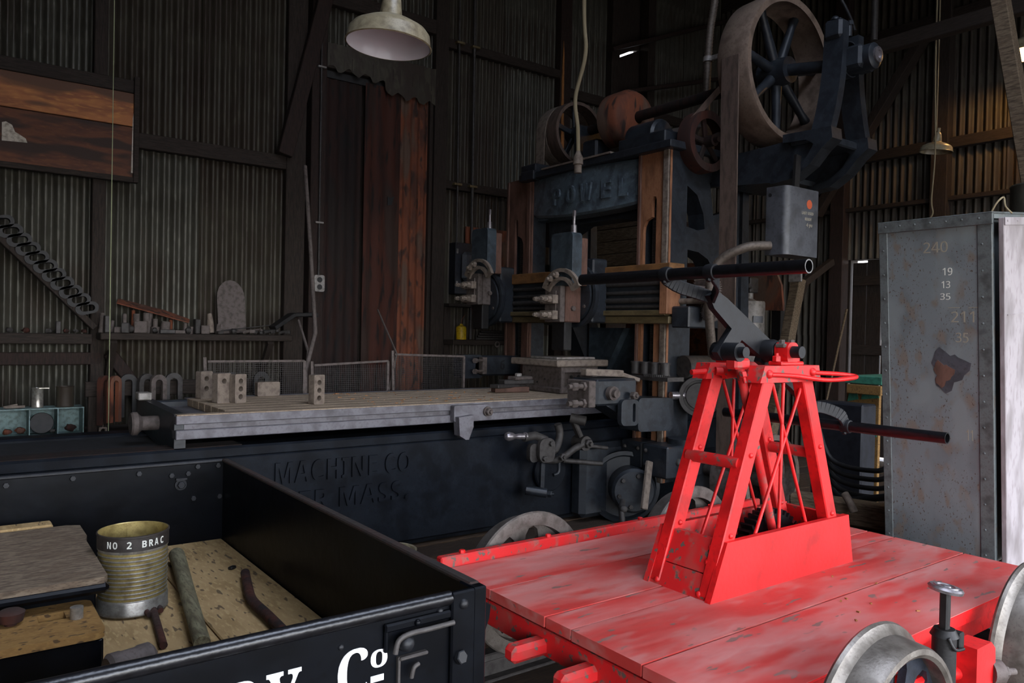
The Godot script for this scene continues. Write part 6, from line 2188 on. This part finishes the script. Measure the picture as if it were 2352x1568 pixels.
	solo("stay_rod", s, M.iron_dark, "thin dark rod rising behind the flywheel bearing", "rod", V(5.3, 3.7, -3.1))

# ---------------------------------------------------------------- lamps, cords, and what lies on the planer table
func dome_lamp(called, label, at, r, tilt, m_out, m_in, hood = true):
	var L = thing(called, label, "lamp", at)
	XF = Transform3D(tilt, at)
	var s = S()
	lathe(s, [Vector2(r, 0.0), Vector2(r + 0.006, 0.004), Vector2(r, 0.01), Vector2(r * 0.96, r * 0.3), Vector2(r * 0.86, r * 0.42), Vector2(r * 0.6, r * 0.56), Vector2(r * 0.34, r * 0.64), Vector2(r * 0.27, r * 0.7), Vector2(r * 0.22, r * 1.1), Vector2(r * 0.15, r * 1.28), Vector2(0.014, r * 1.32), Vector2(0.014, r * 1.6)], V(0, 0, 0), V(0, 1, 0), 48)
	part(L, "shade", s, m_out)
	s = S()
	lathe(s, [Vector2(r - 0.003, 0.002), Vector2(r * 0.94, r * 0.28), Vector2(r * 0.84, r * 0.4), Vector2(r * 0.58, r * 0.53), Vector2(r * 0.3, r * 0.6), Vector2(0.0, r * 0.62)], V(0, 0, 0), V(0, 1, 0), 48)
	part(L, "reflector", s, m_in)
	XF = Transform3D.IDENTITY
	return L

func build_small():
	var s
	# enamel lamp over the wagon
	var at = V(1.69, 2.79, -3.3)
	var tilt = Basis(V(0.8, 0, 0.6), 0.0) * Basis(V(0.6, 0, -0.8), 0.06)
	var L1 = dome_lamp("dome_lamp", "cream enamel dome lamp with white inside, unlit, above the wagon", at, 0.2, tilt, M.enamel_out, M.enamel_in)
	s = S()
	cyl(s, at + V(0, 0.3, 0), V(1.69, 6.1, -3.3), 0.012, 0.012, 10)
	part(L1, "stem", s, M.enamel_out)
	# small unlit lamp far back
	at = V(7.5, 3.22, -3.44)
	var L2 = dome_lamp("dome_lamp", "small dark dome lamp hanging unlit before the far corrugated wall", at, 0.14, Basis(V(1, 0, 0), 0.1), M.enamel_out, M.enamel_out)
	s = S()
	cyl(s, at + V(0, 0.2, 0), V(7.5, 6.1, -3.44), 0.006, 0.006, 8)
	part(L2, "cord", s, M.rope)
	# lit lamp at the right edge
	at = V(8.3, 4.2, -2.98)
	var L3 = dome_lamp("dome_lamp", "lit dome lamp glowing warm at the right edge", at, 0.23, Basis.IDENTITY, M.enamel_out, M.enamel_in)
	s = S()
	lathe(s, [Vector2(0, -0.03), Vector2(0.03, -0.022), Vector2(0.042, 0.0), Vector2(0.035, 0.03), Vector2(0.018, 0.07), Vector2(0.0, 0.075)], at + V(0, 0.03, 0), V(0, 1, 0), 20)
	part(L3, "bulb", s, lit("bulb_glow", Color(1.0, 0.82, 0.55), 2.0))
	s = S()
	cyl(s, at + V(0, 0.3, 0), V(8.3, 6.1, -2.98), 0.012, 0.012, 10)
	part(L3, "stem", s, M.enamel_out)
	var lt := OmniLight3D.new()
	lt.name = "lamp_light"
	lt.position = V(0, 0.04, 0)
	lt.light_color = Color(1.0, 0.75, 0.42)
	lt.light_energy = 0.035
	lt.omni_range = 20.0
	lt.omni_attenuation = 2.0
	lt.light_size = 0.05
	lt.shadow_enabled = true
	L3.add_child(lt)
	# hanging cord with plug, in front of the planer
	var cd = thing("plug_cable", "pale cord with plug dangling before the planer's name beam", "cord", V(4.2, 2.75, -4.77))
	s = S()
	tube(s, smooth_path([V(4.2, 6.1, -4.78), V(4.2, 4.18, -4.745), V(4.2, 3.74, -4.712), V(4.2, 3.4, -4.825), V(4.2, 3.15, -4.79), V(4.2, 2.94, -4.775)], 8), 0.017, 12)
	part(cd, "cable", s, M.rope)
	s = S()
	lathe(s, [Vector2(0.017, 0.0), Vector2(0.024, -0.02), Vector2(0.04, -0.05), Vector2(0.042, -0.11), Vector2(0.032, -0.115), Vector2(0.032, -0.18), Vector2(0, -0.18)], V(4.2, 2.945, -4.775), V(0, 1, 0), 20)
	part(cd, "plug", s, M.dusty)
	# armoured conduit down to the motor
	var fx = thing("armoured_conduit", "ribbed armoured conduit dropping beside the flywheel", "conduit", V(5.0, 3.0, -4.1))
	s = S()
	var pts = smooth_path([V(5.0, 6.1, -4.0), V(5.0, 4.4, -4.04), V(5.0, 3.9, -4.1), V(5.0, 3.4, -4.12), V(5.0, 3.22, -4.11)], 40)
	var rs = []
	for i in pts.size():
		rs.append(0.034 if i % 2 else 0.028)
	tube(s, pts, rs, 12)
	part(fx, "hose", s, M.flex)
	s = S()
	lathe(s, [Vector2(0.036, -0.02), Vector2(0.042, -0.02), Vector2(0.042, 0.02), Vector2(0.036, 0.02)], V(5.0, 3.7, -4.11), V(0, 1, 0), 16)
	bb(s, V(4.99, 3.68, -4.07), V(5.01, 3.72, -3.98), 0.004)
	part(fx, "clamp", s, M.canister)
	# yellowish cord beside the far lamp
	s = S()
	tube(s, smooth_path([V(7.3, 6.1, -3.37), V(7.3, 4.1, -3.374), V(7.3, 3.2, -3.355), V(7.3, 2.75, -3.375), V(7.3, 2.6, -3.365), V(7.35, 2.5, -3.5)], 8), 0.007, 8)
	solo("slack_cord", s, M.rope, "thin yellowish cord hanging slack beside the small dark lamp", "cord", V(7.3, 2.5, -3.4))

	# blocks on the planer table
	var sb = [[1.42, -5.36, 0.09, 0.185, 2, 0.35, "two-holed upright stop block at the table's far corner"], [1.44, -5.03, 0.1, 0.19, 1, 0.35, "wide one-holed stop block at the table's end"], [1.535, -5.0, 0.085, 0.185, 3, 0.35, "three-holed stop block beside the one-holed block"], [1.95, -4.72, 0.085, 0.19, 3, 0.3, "lone three-holed stop block near the table's front edge"]]
	for q in sb:
		s = S()
		XF = Transform3D(Basis(V(0, 1, 0), q[5]), V(q[0], 0.951, q[1]))
		var holes = []
		for i in q[4]:
			var y = 0.14 if q[4] == 1 else (0.04 + 0.05 * i if q[4] == 3 else 0.07 + 0.065 * i)
			holes.append(circ(Vector2(0, y), 0.017, 14))
		plate(s, rrect(Vector2(-q[2] / 2, 0), Vector2(q[2] / 2, q[3]), 0.008, 2), V(0, 0, 0), V(1, 0, 0), V(0, 1, 0), 0.055, holes)
		XF = Transform3D.IDENTITY
		solo("stop_block", s, M.dusty, q[6], "block", V(q[0], 0.951, q[1]), "stop blocks on the planer table")
	s = S()
	plate(s, rrect(Vector2(-0.08, 0), Vector2(0.08, 0.1), 0.01, 3), V(1.87, 0.951, -5.42), V(1, 0, 0), V(0, 1, 0), 0.06)
	solo("plain_block", s, M.dusty, "plain square steel block on the table before wire screen", "block", V(1.87, 0.951, -5.42))
	s = S()
	bb(s, V(0.985, 0.967, -5.3), V(1.065, 1.015, -5.2), 0.006)
	solo("small_block", s, M.canister, "small pale block on the table's end casting", "block", V(1.025, 0.967, -5.25))
	# box-shaped angle plate
	var ap = thing("angle_plate", "dusty box-shaped cast iron angle plate on the planer table", "fixture", V(4.2, 0.951, -4.95))
	s = S()
	bb(s, V(4.0, 0.951, -5.21), V(4.04, 1.17, -4.69), 0.006)
	bb(s, V(3.985, 0.951, -5.22), V(4.43, 1.0, -4.68), 0.01)
	bb(s, V(4.04, 0.99, -5.21), V(4.4, 1.17, -4.8), 0.004)
	bb(s, V(4.04, 1.12, -4.83), V(4.4, 1.17, -4.69), 0.006)
	bb(s, V(4.34, 0.98, -4.82), V(4.4, 1.14, -4.69), 0.006)
	part(ap, "body", s, M.dusty_iron)
	s = S()
	bb(s, V(3.94, 1.17, -5.3), V(4.5, 1.225, -4.67), 0.008)
	part(ap, "top_flange", s, M.dusty)
	s = S()
	bb(s, V(4.0, 1.226, -5.1), V(4.42, 1.245, -4.75), 0.004)
	part(ap, "cover_plate", s, M.canister)
	s = S()
	for q in [[1.06, -4.9], [1.12, -5.1], [1.03, -5.0]]:
		cyl(s, V(4.001, q[0], q[1]), V(3.997, q[0], q[1]), 0.008, 0.008, 10)
	for x in [4.1, 4.2, 4.28]:
		cyl(s, V(x, 1.08, -4.8), V(x, 1.08, -4.795), 0.014, 0.014, 12)
	part(ap, "bolt_hole", s, M.rubber)
	# clamp strap stack beside it
	var ck = thing("clamp_stack", "stacked flat clamps with pale bolt beside the angle plate", "clamps", V(3.72, 0.951, -5.0))
	var lay = [[3.72, 0.975, 0.3, 0.045, -0.25, "primer_dull"], [3.7, 1.005, 0.34, 0.03, 0.2, "iron"], [3.78, 1.035, 0.28, 0.035, -0.1, "iron"], [3.82, 1.065, 0.2, 0.028, 0.15, "dusty_iron"]]
	for q in lay:
		s = S()
		bx(s, V(q[0], q[1], -5.0), V(q[2], q[3], 0.1), Basis(V(0, 1, 0), q[4]), 0.006)
		part(ck, "clamp_bar", s, M[q[5]])
	s = S()
	nut(s, V(3.8, 1.08, -5.0), V(0, 1, 0), 0.028, 0.025)
	part(ck, "bolt", s, M.canister)
	# swarf and wood chips on the table
	s = S()
	var r2 := RandomNumberGenerator.new()
	r2.seed = 99
	for i in 60:
		var p = V(r2.randf_range(2.2, 3.5), 0.953, r2.randf_range(-5.4, -4.5))
		bx(s, p, V(r2.randf_range(0.005, 0.03), 0.004, r2.randf_range(0.003, 0.01)), Basis(V(0, 1, 0), r2.randf() * TAU))
	var chips = solo("wood_chips", s, M.raw_wood, "scattered small wood chips and swarf on the planer table", "chips", V(3.1, 0.951, -5.0))
	chips.set_meta("kind", "stuff")
	s = S()
	for i in 9:
		bx(s, V(r2.randf_range(2.2, 3.3), 0.553, r2.randf_range(-1.6, -1.2)), V(0.012, 0.003, 0.006), Basis(V(0, 1, 0), r2.randf() * TAU))
	var ch2 = solo("deck_chips", s, M.raw_wood, "a few pale wood chips on the red deck", "chips", V(2.7, 0.551, -1.4))
	ch2.set_meta("kind", "stuff")
	# pan and stick under the planer bed
	s = S()
	lathe(s, [Vector2(0, 0.012), Vector2(0.09, 0.012), Vector2(0.135, 0.2), Vector2(0.145, 0.203), Vector2(0.145, 0.195), Vector2(0.1, 0.0), Vector2(0, 0.0)], V(2.05, 0.0, -3.85), V(0, 1, 0), 30)
	solo("drip_pan", s, M.enamel_out, "pale-rimmed pan on the floor beside the planer bed", "pan", V(2.05, 0, -3.85))
	s = S()
	bar(s, V(2.3, 0.03, -4.3), V(2.5, 0.03, -3.5), 0.09, 0.05, V(0, 1, 0), 0.006)
	solo("floor_batten", s, M.old_plank_x, "pale batten lying on the floor beside the pan", "batten", V(2.4, 0, -3.9))
